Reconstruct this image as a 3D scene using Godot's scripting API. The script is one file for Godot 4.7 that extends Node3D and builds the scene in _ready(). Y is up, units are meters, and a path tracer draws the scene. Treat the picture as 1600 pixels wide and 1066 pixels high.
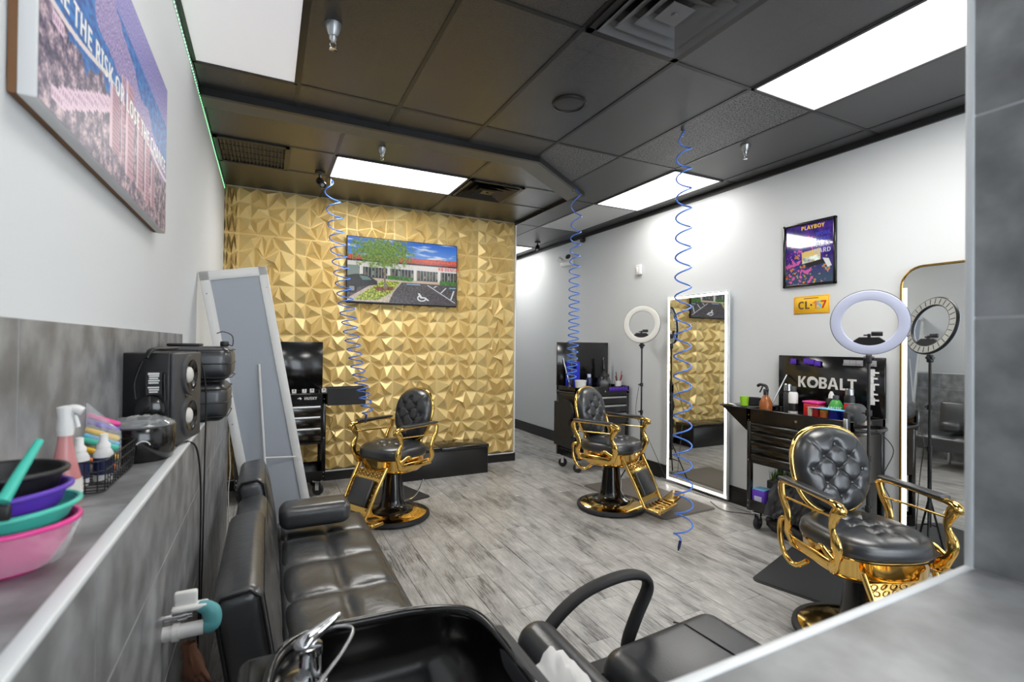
extends Node3D

var mats := {}
var used := {}

const XL := -0.393
const XR := 3.978
const YC := 3.033
const ZG := -5.618
const LEDGE := 1.155
const FRONT := 2.2


func _ready() -> void:
	setup_camera_and_light()
	build_materials()
	build_room()
	build_gold_wall()
	build_ceiling()
	build_tile_walls()
	build_ceiling_fittings()
	build_wall_things()
	build_mirrors()
	build_carts()
	build_chairs()
	build_sofa()
	build_wash_station()
	build_ledge_things()
	build_small_things()


func setup_camera_and_light() -> void:
	var cam := Camera3D.new()
	cam.name = "camera"
	add_child(cam)
	cam.transform = Transform3D(Basis(Vector3(0.89483886, 0.00987963, 0.44627996), Vector3(-0.01220209, 0.99992284, 0.00233044), Vector3(-0.4462225, -0.00753092, 0.89489037)), Vector3(0, 1.477, 0))
	var at := CameraAttributesPhysical.new()
	at.frustum_focal_length = 25.21
	at.frustum_focus_distance = 3.6
	at.exposure_aperture = 5.5
	cam.attributes = at
	cam.fov = 69.53
	cam.near = 0.05
	cam.current = true
	var env := Environment.new()
	env.background_mode = Environment.BG_COLOR
	env.background_color = Color(0.93, 0.965, 1.0)
	env.background_energy_multiplier = 4.2
	env.tonemap_mode = Environment.TONE_MAPPER_LINEAR
	env.tonemap_exposure = 1.92
	env.sdfgi_enabled = true
	env.ssao_enabled = true
	env.ssil_enabled = true
	var w := WorldEnvironment.new()
	w.name = "world_environment"
	w.environment = env
	add_child(w)


# ---------------------------------------------------------------- mesh builder
class MB:
	var st := SurfaceTool.new()
	var g := 1
	var X := Transform3D.IDENTITY

	func _init() -> void:
		st.begin(Mesh.PRIMITIVE_TRIANGLES)

	func tri(a: Vector3, b: Vector3, c: Vector3) -> void:
		st.add_vertex(X * a)
		st.add_vertex(X * c)
		st.add_vertex(X * b)

	func quad(a: Vector3, b: Vector3, c: Vector3, d: Vector3) -> void:
		tri(a, b, c)
		tri(a, c, d)

	func flat() -> void:
		st.set_smooth_group(-1)

	func smooth() -> void:
		g += 1
		st.set_smooth_group(g)

	func box(c: Vector3, s: Vector3) -> MB:
		flat()
		var h := s / 2
		var p := []
		for i in 8:
			p.append(c + Vector3(h.x if i & 1 else -h.x, h.y if i & 2 else -h.y, h.z if i & 4 else -h.z))
		quad(p[4], p[5], p[7], p[6])
		quad(p[1], p[0], p[2], p[3])
		quad(p[5], p[1], p[3], p[7])
		quad(p[0], p[4], p[6], p[2])
		quad(p[6], p[7], p[3], p[2])
		quad(p[0], p[1], p[5], p[4])
		return self

	func span(a: Vector3, b: Vector3) -> MB:
		return box((a + b) / 2, (b - a).abs())

	# rounded box: every corner is an eighth of a ball, n steps to a quarter turn
	func rbox(c: Vector3, s: Vector3, r: float, n := 2) -> MB:
		smooth()
		var h := s / 2
		r = minf(r, minf(h.x, minf(h.y, h.z)) * 0.999)
		var k := n * 4 + 4
		var rows := []
		for j in range(2 * n + 2):
			var jj := j if j <= n else j - 1
			var phi := -PI / 2 + PI * jj / (2.0 * n)
			var row := []
			for i in range(k):
				var q := i / (n + 1)
				var th := PI / 2 * (q + float(i % (n + 1)) / n)
				var sx := 1.0 if q == 0 or q == 3 else -1.0
				var sz := 1.0 if q < 2 else -1.0
				var sy := -1.0 if j <= n else 1.0
				row.append(c + Vector3(sx * (h.x - r), sy * (h.y - r), sz * (h.z - r)) + r * Vector3(cos(phi) * cos(th), sin(phi), cos(phi) * sin(th)))
			rows.append(row)
		for j in range(rows.size() - 1):
			for i in range(k):
				var i2 := (i + 1) % k
				quad(rows[j][i], rows[j + 1][i], rows[j + 1][i2], rows[j][i2])
		var n2: int = rows.size() - 1
		for i in range(1, k - 1):
			tri(rows[0][0], rows[0][i], rows[0][i + 1])
			tri(rows[n2][0], rows[n2][i + 1], rows[n2][i])
		return self

	# profile: Vector2(radius, y) from bottom to top, turned about y
	func lathe(prof: Array, seg := 24, c := Vector3.ZERO, sx := 1.0, sz := 1.0) -> MB:
		smooth()
		for j in range(prof.size() - 1):
			var a: Vector2 = prof[j]
			var b: Vector2 = prof[j + 1]
			if j > 0:
				var d0: Vector2 = a - prof[j - 1]
				if absf(d0.angle_to(b - a)) > 0.7:
					smooth()
			for i in seg:
				var t0 := TAU * i / seg
				var t1 := TAU * (i + 1) / seg
				var p0 := Vector3(cos(t0) * sx, 0, sin(t0) * sz)
				var p1 := Vector3(cos(t1) * sx, 0, sin(t1) * sz)
				var a0 := c + p0 * a.x + Vector3(0, a.y, 0)
				var a1 := c + p1 * a.x + Vector3(0, a.y, 0)
				var b0 := c + p0 * b.x + Vector3(0, b.y, 0)
				var b1 := c + p1 * b.x + Vector3(0, b.y, 0)
				if a.x < 1e-6:
					tri(a0, b0, b1)
				elif b.x < 1e-6:
					tri(a0, b0, a1)
				else:
					quad(a0, b0, b1, a1)
		return self

	func cyl(a: Vector3, b: Vector3, r: float, seg := 12, r2 := -1.0) -> MB:
		var keep := X
		var d := b - a
		var y := d.normalized()
		var x := y.cross(Vector3.FORWARD if absf(y.z) < 0.9 else Vector3.RIGHT).normalized()
		X = keep * Transform3D(Basis(x, y, x.cross(y)), a)
		lathe([Vector2(0, 0), Vector2(r, 0), Vector2(r if r2 < 0 else r2, d.length()), Vector2(0, d.length())], seg)
		X = keep
		return self

	func ball(c: Vector3, s: Vector3, seg := 16, rows := 8) -> MB:
		var prof := []
		for j in range(rows + 1):
			var t := -PI / 2 + PI * j / rows
			prof.append(Vector2(maxf(cos(t), 0.0) if j > 0 and j < rows else 0.0, sin(t) * s.y))
		smooth()
		var keep := g
		lathe_smooth(prof, seg, c, s.x, s.z)
		g = maxi(g, keep)
		return self

	func lathe_smooth(prof: Array, seg: int, c: Vector3, sx: float, sz: float) -> MB:
		smooth()
		for j in range(prof.size() - 1):
			var a: Vector2 = prof[j]
			var b: Vector2 = prof[j + 1]
			for i in seg:
				var t0 := TAU * i / seg
				var t1 := TAU * (i + 1) / seg
				var p0 := Vector3(cos(t0) * sx, 0, sin(t0) * sz)
				var p1 := Vector3(cos(t1) * sx, 0, sin(t1) * sz)
				var a0 := c + p0 * a.x + Vector3(0, a.y, 0)
				var a1 := c + p1 * a.x + Vector3(0, a.y, 0)
				var b0 := c + p0 * b.x + Vector3(0, b.y, 0)
				var b1 := c + p1 * b.x + Vector3(0, b.y, 0)
				if a.x < 1e-6:
					tri(a0, b0, b1)
				elif b.x < 1e-6:
					tri(a0, b0, a1)
				else:
					quad(a0, b0, b1, a1)
		return self

	# a bar swept along points; rw across (towards side), rh the other way; radii may be given per point
	func tube(pts: Array, r, sides := 8, closed := false, flatten := 1.0, side := Vector3.ZERO) -> MB:
		smooth()
		var n := pts.size()
		var rings := []
		var up := Vector3.ZERO
		for i in n:
			var a: Vector3 = pts[(i - 1 + n) % n] if closed else pts[maxi(i - 1, 0)]
			var b: Vector3 = pts[(i + 1) % n] if closed else pts[mini(i + 1, n - 1)]
			var d := (b - a).normalized()
			if side != Vector3.ZERO:
				up = side
			elif up == Vector3.ZERO:
				up = Vector3.UP if absf(d.y) < 0.9 else Vector3.RIGHT
			var x := (up - d * up.dot(d)).normalized()
			up = x
			var y := d.cross(x)
			var rr: float = r[i] if r is Array else r
			var ring := []
			for k in sides:
				var t := TAU * k / sides
				ring.append(pts[i] + x * cos(t) * rr * flatten + y * sin(t) * rr)
			rings.append(ring)
		for i in range(n if closed else n - 1):
			var i2 := (i + 1) % n
			for k in sides:
				var k2 := (k + 1) % sides
				quad(rings[i][k], rings[i][k2], rings[i2][k2], rings[i2][k])
		if not closed:
			flat()
			for k in range(1, sides - 1):
				tri(rings[0][0], rings[0][k + 1], rings[0][k])
				tri(rings[n - 1][0], rings[n - 1][k], rings[n - 1][k + 1])
		return self

	# outline in x,y extruded from z0 to z1
	func prism(poly: PackedVector2Array, z0: float, z1: float, soft := false) -> MB:
		if Geometry2D.is_polygon_clockwise(poly):
			poly = poly.duplicate()
			poly.reverse()
		var idx := Geometry2D.triangulate_polygon(poly)
		flat()
		for i in range(0, idx.size(), 3):
			var a := poly[idx[i]]
			var b := poly[idx[i + 1]]
			var c := poly[idx[i + 2]]
			if (b - a).cross(c - a) < 0:
				var t := b
				b = c
				c = t
			tri(Vector3(a.x, a.y, z1), Vector3(b.x, b.y, z1), Vector3(c.x, c.y, z1))
			tri(Vector3(a.x, a.y, z0), Vector3(c.x, c.y, z0), Vector3(b.x, b.y, z0))
		if soft:
			smooth()
		for i in poly.size():
			var a := poly[i]
			var b := poly[(i + 1) % poly.size()]
			quad(Vector3(a.x, a.y, z0), Vector3(b.x, b.y, z0), Vector3(b.x, b.y, z1), Vector3(a.x, a.y, z1))
		return self

	# smooth sheet f(u, v), u and v from 0 to 1
	func grid(f: Callable, nu: int, nv: int) -> MB:
		smooth()
		var p := []
		for i in range(nu + 1):
			var row := []
			for j in range(nv + 1):
				row.append(f.call(float(i) / nu, float(j) / nv))
			p.append(row)
		for i in nu:
			for j in nv:
				quad(p[i][j], p[i + 1][j], p[i + 1][j + 1], p[i][j + 1])
		return self

	func done() -> ArrayMesh:
		st.generate_normals()
		st.index()
		return st.commit()


func numbered(called: String) -> String:
	var n: int = used.get(called, -1) + 1
	used[called] = n
	return called if n == 0 else "%s_%03d" % [called, n]


func thing(called: String, label: String, category: String, at := Vector3.ZERO, turn := 0.0, group := "") -> Node3D:
	var o := Node3D.new()
	o.name = numbered(called)
	add_child(o)
	o.position = at
	o.rotation.y = turn
	tag(o, label, category, group)
	return o


func tag(o: Node3D, label: String, category: String, group := "") -> Node3D:
	o.set_meta("label", label)
	o.set_meta("category", category)
	if group:
		o.set_meta("group", group)
	return o


func part(called: String, m, mat: Material, parent: Node, label := "") -> MeshInstance3D:
	var o := MeshInstance3D.new()
	o.name = called
	o.mesh = m.done() if m is MB else m
	o.material_override = mat
	parent.add_child(o, true)
	if label:
		o.set_meta("label", label)
	return o


func solo(called: String, m, mat: Material, label: String, category: String, at := Vector3.ZERO, turn := 0.0, group := "") -> MeshInstance3D:
	var o := part(numbered(called), m, mat, self)
	o.position = at
	o.rotation.y = turn
	tag(o, label, category, group)
	return o


func struct(called: String, m = null, mat: Material = null) -> Node3D:
	var o: Node3D
	if m == null:
		o = Node3D.new()
		o.name = called
		add_child(o)
	else:
		o = part(called, m, mat, self)
	o.set_meta("kind", "structure")
	return o


func mb() -> MB:
	return MB.new()


func curve_points(ctrl: Array, steps := 6) -> Array:
	var out := []
	var n := ctrl.size()
	for i in range(n - 1):
		var p0: Vector3 = ctrl[maxi(i - 1, 0)]
		var p1: Vector3 = ctrl[i]
		var p2: Vector3 = ctrl[i + 1]
		var p3: Vector3 = ctrl[mini(i + 2, n - 1)]
		for k in steps:
			out.append(p1.cubic_interpolate(p2, p0, p3, float(k) / steps))
	out.append(ctrl[n - 1])
	return out


func superellipse(a: float, b: float, n: float, count: int) -> PackedVector2Array:
	var out := PackedVector2Array()
	for i in count:
		var t := TAU * i / count
		out.append(Vector2(a * signf(cos(t)) * pow(absf(cos(t)), 2.0 / n), b * signf(sin(t)) * pow(absf(sin(t)), 2.0 / n)))
	return out


func rounded_rect(w: float, h: float, r: float, n := 5) -> PackedVector2Array:
	var out := PackedVector2Array()
	for q in 4:
		var c := Vector2((w / 2 - r) * (1 if q == 0 or q == 3 else -1), (h / 2 - r) * (1 if q < 2 else -1))
		for k in range(n + 1):
			var t := PI / 2 * (q + float(k) / n)
			out.append(c + r * Vector2(cos(t), sin(t)))
	return out


# a buttoned cushion in x,y bulging to +z
func tufted(a: float, b: float, n: float, thick: float, buttons: Array, creases: Array, dip := 0.022, rings := 36, seg := 112, egg := 0.0) -> MB:
	var m := MB.new()
	var p := []
	for i in range(rings + 1):
		var rho := float(i) / rings
		rho = 1.0 - pow(1.0 - rho, 1.4)
		var row := []
		for k in seg:
			var t := TAU * k / seg
			var q := Vector2(signf(cos(t)) * pow(absf(cos(t)), 2.0 / n), signf(sin(t)) * pow(absf(sin(t)), 2.0 / n)) * rho
			q = Vector2(q.x * a * (1.0 + egg * q.y), q.y * b)
			var z := thick * pow(maxf(0.0, 1.0 - pow(rho, 5.0)), 0.5)
			var fall := 1.0 - pow(rho, 8.0)
			var cz := 0.0
			for bt in buttons:
				z -= dip * 0.7 * fall * exp(-q.distance_squared_to(bt) / 0.0006)
			for cr in creases:
				var near := Geometry2D.get_closest_point_to_segment(q, cr[0], cr[1])
				cz = maxf(cz, exp(-q.distance_squared_to(near) / 0.00005))
			z -= dip * 0.22 * fall * cz
			row.append(Vector3(q.x, q.y, z))
		p.append(row)
	m.smooth()
	for i in rings:
		for k in seg:
			var k2 := (k + 1) % seg
			if i == 0:
				m.tri(p[0][0], p[1][k], p[1][k2])
			else:
				m.quad(p[i][k], p[i + 1][k], p[i + 1][k2], p[i][k2])
	m.flat()
	for k in range(1, seg - 1):
		m.tri(p[rings][0], p[rings][k + 1], p[rings][k])
	return m


func words(text: String, size: float, depth: float, bold := true, font := "Droid Sans") -> TextMesh:
	var t := TextMesh.new()
	var f := SystemFont.new()
	f.font_names = PackedStringArray([font])
	f.font_weight = 700 if bold else 400
	t.font = f
	t.text = text
	t.font_size = 64
	t.pixel_size = size / 46.0
	t.depth = depth
	t.curve_step = 4.0
	return t


# ---------------------------------------------------------------- materials
func material(called: String, c: Color, rough := 0.5, metal := 0.0, spec := 0.5) -> StandardMaterial3D:
	var m := StandardMaterial3D.new()
	m.resource_name = called
	m.albedo_color = c
	m.roughness = rough
	m.metallic = metal
	m.metallic_specular = spec
	mats[called] = m
	return m


func rgb8(r: int, g: int, b: int) -> Color:
	return Color(r / 255.0, g / 255.0, b / 255.0)


func noise(seed_: int, freq: float, oct := 4) -> FastNoiseLite:
	var n := FastNoiseLite.new()
	n.seed = seed_
	n.frequency = freq
	n.fractal_octaves = oct
	n.noise_type = FastNoiseLite.TYPE_SIMPLEX_SMOOTH
	return n


func ramp_texture(seed_: int, freq: float, stops: Array, size := 512, oct := 4) -> NoiseTexture2D:
	var t := NoiseTexture2D.new()
	t.width = size
	t.height = size
	t.seamless = true
	t.noise = noise(seed_, freq, oct)
	if stops:
		var gr := Gradient.new()
		gr.offsets = PackedFloat32Array(stops.map(func(s): return s[0]))
		gr.colors = PackedColorArray(stops.map(func(s): return s[1]))
		t.color_ramp = gr
	return t


func triplanar(m: StandardMaterial3D, scale: float, world := true) -> StandardMaterial3D:
	m.uv1_triplanar = true
	m.uv1_world_triplanar = world
	m.uv1_scale = Vector3.ONE * scale
	return m


func bumpy(m: StandardMaterial3D, seed_: int, freq: float, scale_cm: float, size := 256) -> StandardMaterial3D:
	m.heightmap_enabled = true
	m.heightmap_texture = ramp_texture(seed_, freq, [], size, 3)
	m.heightmap_scale = scale_cm
	return m


func glow(m: StandardMaterial3D, c: Color, e: float) -> StandardMaterial3D:
	m.emission_enabled = true
	m.emission = c
	m.emission_energy_multiplier = e
	return m


func wood_image() -> ImageTexture:
	var w := 512
	var h := 1024
	var img := Image.create(w, h, true, Image.FORMAT_RGB8)
	var a := noise(11, 0.02, 4)
	var b := noise(12, 0.05, 4)
	var c := noise(13, 0.012, 3)
	var d := noise(14, 0.2, 2)
	for y in h:
		for x in w:
			var streak := b.get_noise_2d(x * 3.0, y * 0.12)
			var fine := d.get_noise_2d(x * 2.0, y * 0.10)
			var patch := c.get_noise_2d(x * 0.9, y * 0.18)
			var wear := a.get_noise_2d(x * 0.9, y * 0.5)
			var v := 0.66 + 0.13 * streak + 0.09 * fine + 0.08 * wear
			v -= 0.34 * clampf((0.9 * patch + 0.7 * streak + 0.45 * fine - 0.26) * 2.4, 0.0, 1.0)
			v = clampf(v, 0.1, 0.9)
			img.set_pixel(x, y, Color(v * 1.01, v, v * 0.985))
	img.generate_mipmaps()
	return ImageTexture.create_from_image(img)


func build_materials() -> void:
	triplanar(bumpy(material("wall_paint", rgb8(212, 215, 217), 0.75, 0.0, 0.3), 3, 0.05, 0.03), 1.2)
	material("trim_white", rgb8(225, 226, 226), 0.4)
	material("black_paint", rgb8(26, 26, 27), 0.35)
	material("joint", rgb8(120, 120, 120), 0.7)
	var m := material("ceiling_tile", rgb8(36, 36, 37), 0.25, 0.0, 0.9)
	triplanar(bumpy(m, 5, 0.09, 0.12, 512), 3.0)
	m = material("ceiling_grainy", Color.WHITE, 0.42, 0.0, 0.6)
	m.albedo_texture = ramp_texture(6, 0.22, [[0.0, rgb8(40, 40, 41)], [0.45, rgb8(62, 62, 63)], [0.65, rgb8(84, 84, 85)], [1.0, rgb8(104, 104, 105)]], 512, 2)
	triplanar(bumpy(m, 6, 0.22, 0.15, 512), 2.4)
	m = material("ceiling_fissured", rgb8(112, 112, 113), 0.45, 0.0, 0.5)
	m.albedo_texture = ramp_texture(8, 0.06, [[0.0, Color(0.25, 0.25, 0.25)], [0.34, Color(0.3, 0.3, 0.3)], [0.42, Color(1, 1, 1)], [1.0, Color(1, 1, 1)]], 512, 3)
	triplanar(bumpy(m, 8, 0.06, 0.35, 512), 2.2)
	material("ceiling_white", rgb8(196, 198, 200), 0.7)
	material("grid_bar", rgb8(34, 34, 35), 0.35)
	m = material("header_texture", Color.WHITE, 0.42, 0.0, 0.6)
	m.albedo_texture = ramp_texture(10, 0.12, [[0.0, rgb8(34, 33, 32)], [0.40, rgb8(40, 39, 37)], [0.50, rgb8(112, 108, 99)], [1.0, rgb8(128, 122, 110)]], 512, 3)
	triplanar(bumpy(m, 9, 0.09, 0.25, 512), 3.0)
	m = material("stone_tile", Color.WHITE, 0.42, 0.0, 0.5)
	m.albedo_texture = ramp_texture(21, 0.008, [[0.0, rgb8(96, 97, 98)], [0.4, rgb8(121, 122, 124)], [0.6, rgb8(135, 137, 139)], [1.0, rgb8(160, 162, 164)]], 1024, 5)
	triplanar(m, 0.8)
	material("grout", rgb8(178, 180, 182), 0.8)
	material("metal_edge", rgb8(222, 226, 229), 0.4, 0.1)
	m = material("wood_floor", Color.WHITE, 0.38, 0.0, 0.5)
	m.albedo_texture = wood_image()
	material("floor_joint", rgb8(58, 57, 56), 0.7)
	m = material("gold_panel", rgb8(222, 197, 136), 0.42, 0.25, 0.5)
	material("gold", Color(0.93, 0.77, 0.44), 0.10, 1.0)
	material("dark_gold", Color(0.72, 0.58, 0.32), 0.22, 1.0)
	material("leather", rgb8(32, 35, 40), 0.33, 0.0, 0.72)
	triplanar(bumpy(mats.leather, 31, 0.12, 0.02), 4.0, false)
	material("sofa_leather", rgb8(54, 56, 59), 0.33, 0.0, 0.9)
	triplanar(bumpy(mats.sofa_leather, 32, 0.03, 0.12), 2.0, false)
	material("black_gloss", rgb8(16, 16, 17), 0.16, 0.0, 0.6)
	material("black_plastic", rgb8(24, 24, 26), 0.42)
	material("dark_grey", rgb8(62, 63, 66), 0.5)
	material("vane_grey", rgb8(98, 99, 101), 0.4)
	material("rubber", rgb8(34, 34, 36), 0.6)
	material("mat_rubber", rgb8(48, 49, 51), 0.5)
	material("mat_worn", rgb8(104, 99, 94), 0.55)
	material("chrome", rgb8(215, 217, 220), 0.12, 1.0)
	material("steel", rgb8(165, 167, 170), 0.3, 1.0)
	material("handle_silver", rgb8(200, 201, 203), 0.35, 0.7)
	material("white_plastic", rgb8(228, 228, 226), 0.4)
	material("grey_board", rgb8(168, 174, 183), 0.6)
	material("blue_hose", rgb8(76, 122, 214), 0.25)
	m = material("mirror", rgb8(225, 228, 228), 0.02, 1.0)
	material("blue", rgb8(40, 52, 190), 0.4)
	material("purple", rgb8(92, 52, 176), 0.4)
	material("pink", rgb8(226, 62, 146), 0.3)
	material("teal", rgb8(70, 190, 170), 0.35)
	material("tape_teal", rgb8(86, 160, 166), 0.5)
	material("red", rgb8(196, 34, 40), 0.35)
	material("green", rgb8(60, 150, 60), 0.4)
	material("lime", rgb8(150, 205, 40), 0.4)
	material("yellow", rgb8(240, 190, 40), 0.4)
	material("orange", rgb8(230, 120, 50), 0.4)
	material("amber", rgb8(150, 84, 36), 0.25)
	material("sky_blue", rgb8(110, 180, 220), 0.5)
	material("navy", rgb8(30, 40, 80), 0.3)
	material("skin_tape", rgb8(205, 190, 165), 0.6)
	material("brown", rgb8(96, 62, 44), 0.5)
	material("timber", rgb8(120, 84, 52), 0.7)
	material("canvas_white", rgb8(214, 214, 214), 0.7)
	material("cloth_black", rgb8(24, 24, 26), 0.5)
	material("towel", rgb8(236, 236, 236), 0.85)
	m = material("clear_plastic", Color(0.92, 0.94, 0.96, 0.22), 0.12)
	m.transparency = BaseMaterial3D.TRANSPARENCY_ALPHA
	m = material("pink_clear", Color(0.92, 0.6, 0.6, 0.55), 0.2)
	m.transparency = BaseMaterial3D.TRANSPARENCY_ALPHA
	m = material("smoke_glass", Color(0.25, 0.26, 0.28, 0.45), 0.1)
	m.transparency = BaseMaterial3D.TRANSPARENCY_ALPHA
	glow(material("lamp_face", rgb8(250, 250, 250), 0.5), Color(1.0, 0.995, 0.98), 2.2)
	glow(material("led_white", rgb8(250, 250, 250), 0.5), Color(1.0, 0.98, 0.95), 2.5)
	glow(material("led_green", rgb8(160, 235, 190), 0.5), Color(0.45, 1.0, 0.6), 2.0)
	glow(material("diffuser_dim", rgb8(240, 240, 242), 0.4), Color(1.0, 0.99, 1.0), 0.17)
	material("ring_face", rgb8(190, 194, 216), 0.45)
	material("ring_white", rgb8(214, 212, 206), 0.45)
	material("grass", rgb8(88, 130, 40), 0.6)
	material("foam_grey", rgb8(150, 150, 152), 0.7)


func area_light(called: String, c: Vector3, size: Vector2, energy: float, color := Color(1, 0.99, 0.97), parent: Node = self) -> void:
	var l := AreaLight3D.new()
	l.name = called
	l.area_size = size
	l.light_energy = energy
	l.light_color = color
	l.shadow_enabled = true
	l.area_range = 14.0
	l.area_attenuation = 2.0
	parent.add_child(l, true)
	l.position = c
	l.rotation = Vector3(-PI / 2, 0, 0)


# ---------------------------------------------------------------- the room
func build_room() -> void:
	var paint: Material = mats.wall_paint
	var t := 0.12
	# floor slab with separate vinyl planks
	var floor_ := struct("floor", mb().span(Vector3(XL - t, -0.12, -9.2), Vector3(XR + t, -0.004, FRONT + t)), mats.floor_joint)
	var variants := []
	for k in 10:
		variants.append(plank_mesh(0.1505, 1.2185, Vector2(fmod(k * 0.37, 1.0), fmod(k * 0.61, 1.0))))
	var rng := RandomNumberGenerator.new()
	rng.seed = 4
	var row := 0
	var x := XL
	while x < XR - 0.01:
		var z := 0.2 - rng.randf() * 1.0
		while z > -8.8:
			var wide := minf(0.152, XR - x)
			var o := part("plank", variants[rng.randi() % 10], mats.wood_floor, floor_)
			o.position = Vector3(x + 0.076, 0, z - 0.61)
			if rng.randf() < 0.5:
				o.rotation.y = PI
			if wide < 0.15:
				o.position.x = x + wide / 2
				o.scale.x = wide / 0.152
			z -= 1.22
		x += 0.152
		row += 1
	# walls
	struct("wall_left", mb().span(Vector3(XL - t, 0, ZG - 0.2), Vector3(XL, YC + 0.1, FRONT)), paint)
	struct("wall_right", mb().span(Vector3(XR, 0, -9.2), Vector3(XR + t, YC + 0.1, FRONT)), paint)
	# street front behind the camera: a wide shop window in the wall
	var wf := mb()
	wf.span(Vector3(XL - t, 0, FRONT), Vector3(0.1, YC + 0.1, FRONT + t))
	wf.span(Vector3(3.7, 0, FRONT), Vector3(XR + t, YC + 0.1, FRONT + t))
	wf.span(Vector3(0.1, 2.7, FRONT), Vector3(3.7, YC + 0.1, FRONT + t))
	wf.span(Vector3(0.1, 0, FRONT), Vector3(3.7, 0.35, FRONT + t))
	struct("wall_front", wf, paint)
	var win := struct("window_1", null)
	var fr := mb()
	for mx in [0.12, 1.3, 2.5, 3.68]:
		fr.box(Vector3(mx, 1.525, FRONT + 0.06), Vector3(0.04, 2.35, 0.06))
	for y in [0.37, 2.68]:
		fr.box(Vector3(1.9, y, FRONT + 0.06), Vector3(3.6, 0.04, 0.06))
	part("window_frame", fr, mats.steel, win)
	for k in 3:
		part("pane", mb().box(Vector3(0.71 + 1.19 * k, 1.525, FRONT + 0.06), Vector3(1.14, 2.28, 0.006)), mats.clear_plastic, win)
	struct("wall_corridor_end", mb().span(Vector3(2.0, 0, -9.2 - t), Vector3(XR + t, YC + 0.1, -9.2)), paint)
	struct("wall_corridor_side", mb().span(Vector3(2.70, 0, -9.2), Vector3(2.80, YC + 0.1, ZG - 0.16)), paint)
	# baseboards: a black board with a stepped top
	for b in [["baseboard_right", Vector3(XR - 0.006, 0.08, 0), 1], ["baseboard_back", Vector3.ZERO, 0]]:
		var m := mb()
		if b[2] == 1:
			m.span(Vector3(XR - 0.016, 0, -9.2), Vector3(XR, 0.125, -0.35))
			m.span(Vector3(XR - 0.010, 0.125, -9.2), Vector3(XR, 0.158, -0.35))
		else:
			m.span(Vector3(XL, 0, ZG - 0.01), Vector3(2.845, 0.085, ZG + 0.018))
			m.span(Vector3(XL, 0.085, ZG - 0.01), Vector3(2.845, 0.115, ZG + 0.012))
			m.span(Vector3(2.84, 0, ZG - 0.16), Vector3(2.852, 0.10, ZG + 0.018))
		struct(b[0], m, mats.black_paint)
	var m2 := mb().span(Vector3(XR - 0.02, YC - 0.045, -9.2), Vector3(XR, YC, -0.35))
	struct("trim_1", m2, mats.grid_bar)


func plank_mesh(w: float, l: float, uv: Vector2) -> ArrayMesh:
	var st := SurfaceTool.new()
	st.begin(Mesh.PRIMITIVE_TRIANGLES)
	st.set_smooth_group(-1)
	var c := 0.0015
	var p := [Vector3(-w / 2, -0.003, -l / 2), Vector3(w / 2, -0.003, -l / 2), Vector3(w / 2, -0.003, l / 2), Vector3(-w / 2, -0.003, l / 2)]
	var q := []
	for v in p:
		q.append(Vector3(v.x - signf(v.x) * c, 0, v.z - signf(v.z) * c))
	var faces := [[q[0], q[1], q[2], q[3]]]
	for i in 4:
		faces.append([p[i], p[(i + 1) % 4], q[(i + 1) % 4], q[i]])
	for f in faces:
		for i in [0, 1, 2, 0, 2, 3]:
			st.set_uv(uv + Vector2(f[i].x * 0.9, f[i].z * 0.5))
			st.add_vertex(f[i])
	st.generate_normals()
	return st.commit()


func build_gold_wall() -> void:
	var wall := struct("wall_back", mb().span(Vector3(XL, 0, ZG - 0.16), Vector3(2.84, YC + 0.1, ZG - 0.012)), mats.wall_paint)
	var xs := [XL, -0.263, 0.253, 0.770, 1.287, 1.804, 2.320, 2.826]
	var ys := [0.112, 0.545, 1.05, 1.555, 2.06, 2.565, YC]
	var full := panel_mesh(0.5165, 0.505, 0)
	var full2 := panel_mesh(0.5165, 0.505, 1)
	for j in 6:
		for i in 7:
			var w: float = xs[i + 1] - xs[i]
			var h: float = ys[j + 1] - ys[j]
			var turned := (i == 6 and j in [2, 3]) or (i in [5, 4] and j == 1) or (i == 5 and j == 0) or (i == 4 and j in [4, 5]) or (i == 3 and j == 3) or (i == 1 and j == 4) or (i == 2 and j == 5)
			var me: ArrayMesh
			if w > 0.49 and h > 0.49:
				me = full2 if turned else full
			else:
				me = panel_mesh(w, h, 1 if turned else 0)
			var o := part("panel", me, mats.gold_panel, wall)
			o.position = Vector3((xs[i] + xs[i + 1]) / 2, (ys[j] + ys[j + 1]) / 2, ZG)
			if w > 0.49 and h > 0.49 and turned and (i + j) % 2:
				o.rotation.z = PI
	var m := mb()
	m.span(Vector3(2.826, 0.1, ZG - 0.012), Vector3(2.842, YC, ZG + 0.022))
	m.span(Vector3(XL, 0.098, ZG - 0.012), Vector3(2.842, 0.112, ZG + 0.022))
	part("edge_strip", m, mats.trim_white, wall, "thin white strip edging the gold panels")


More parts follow.
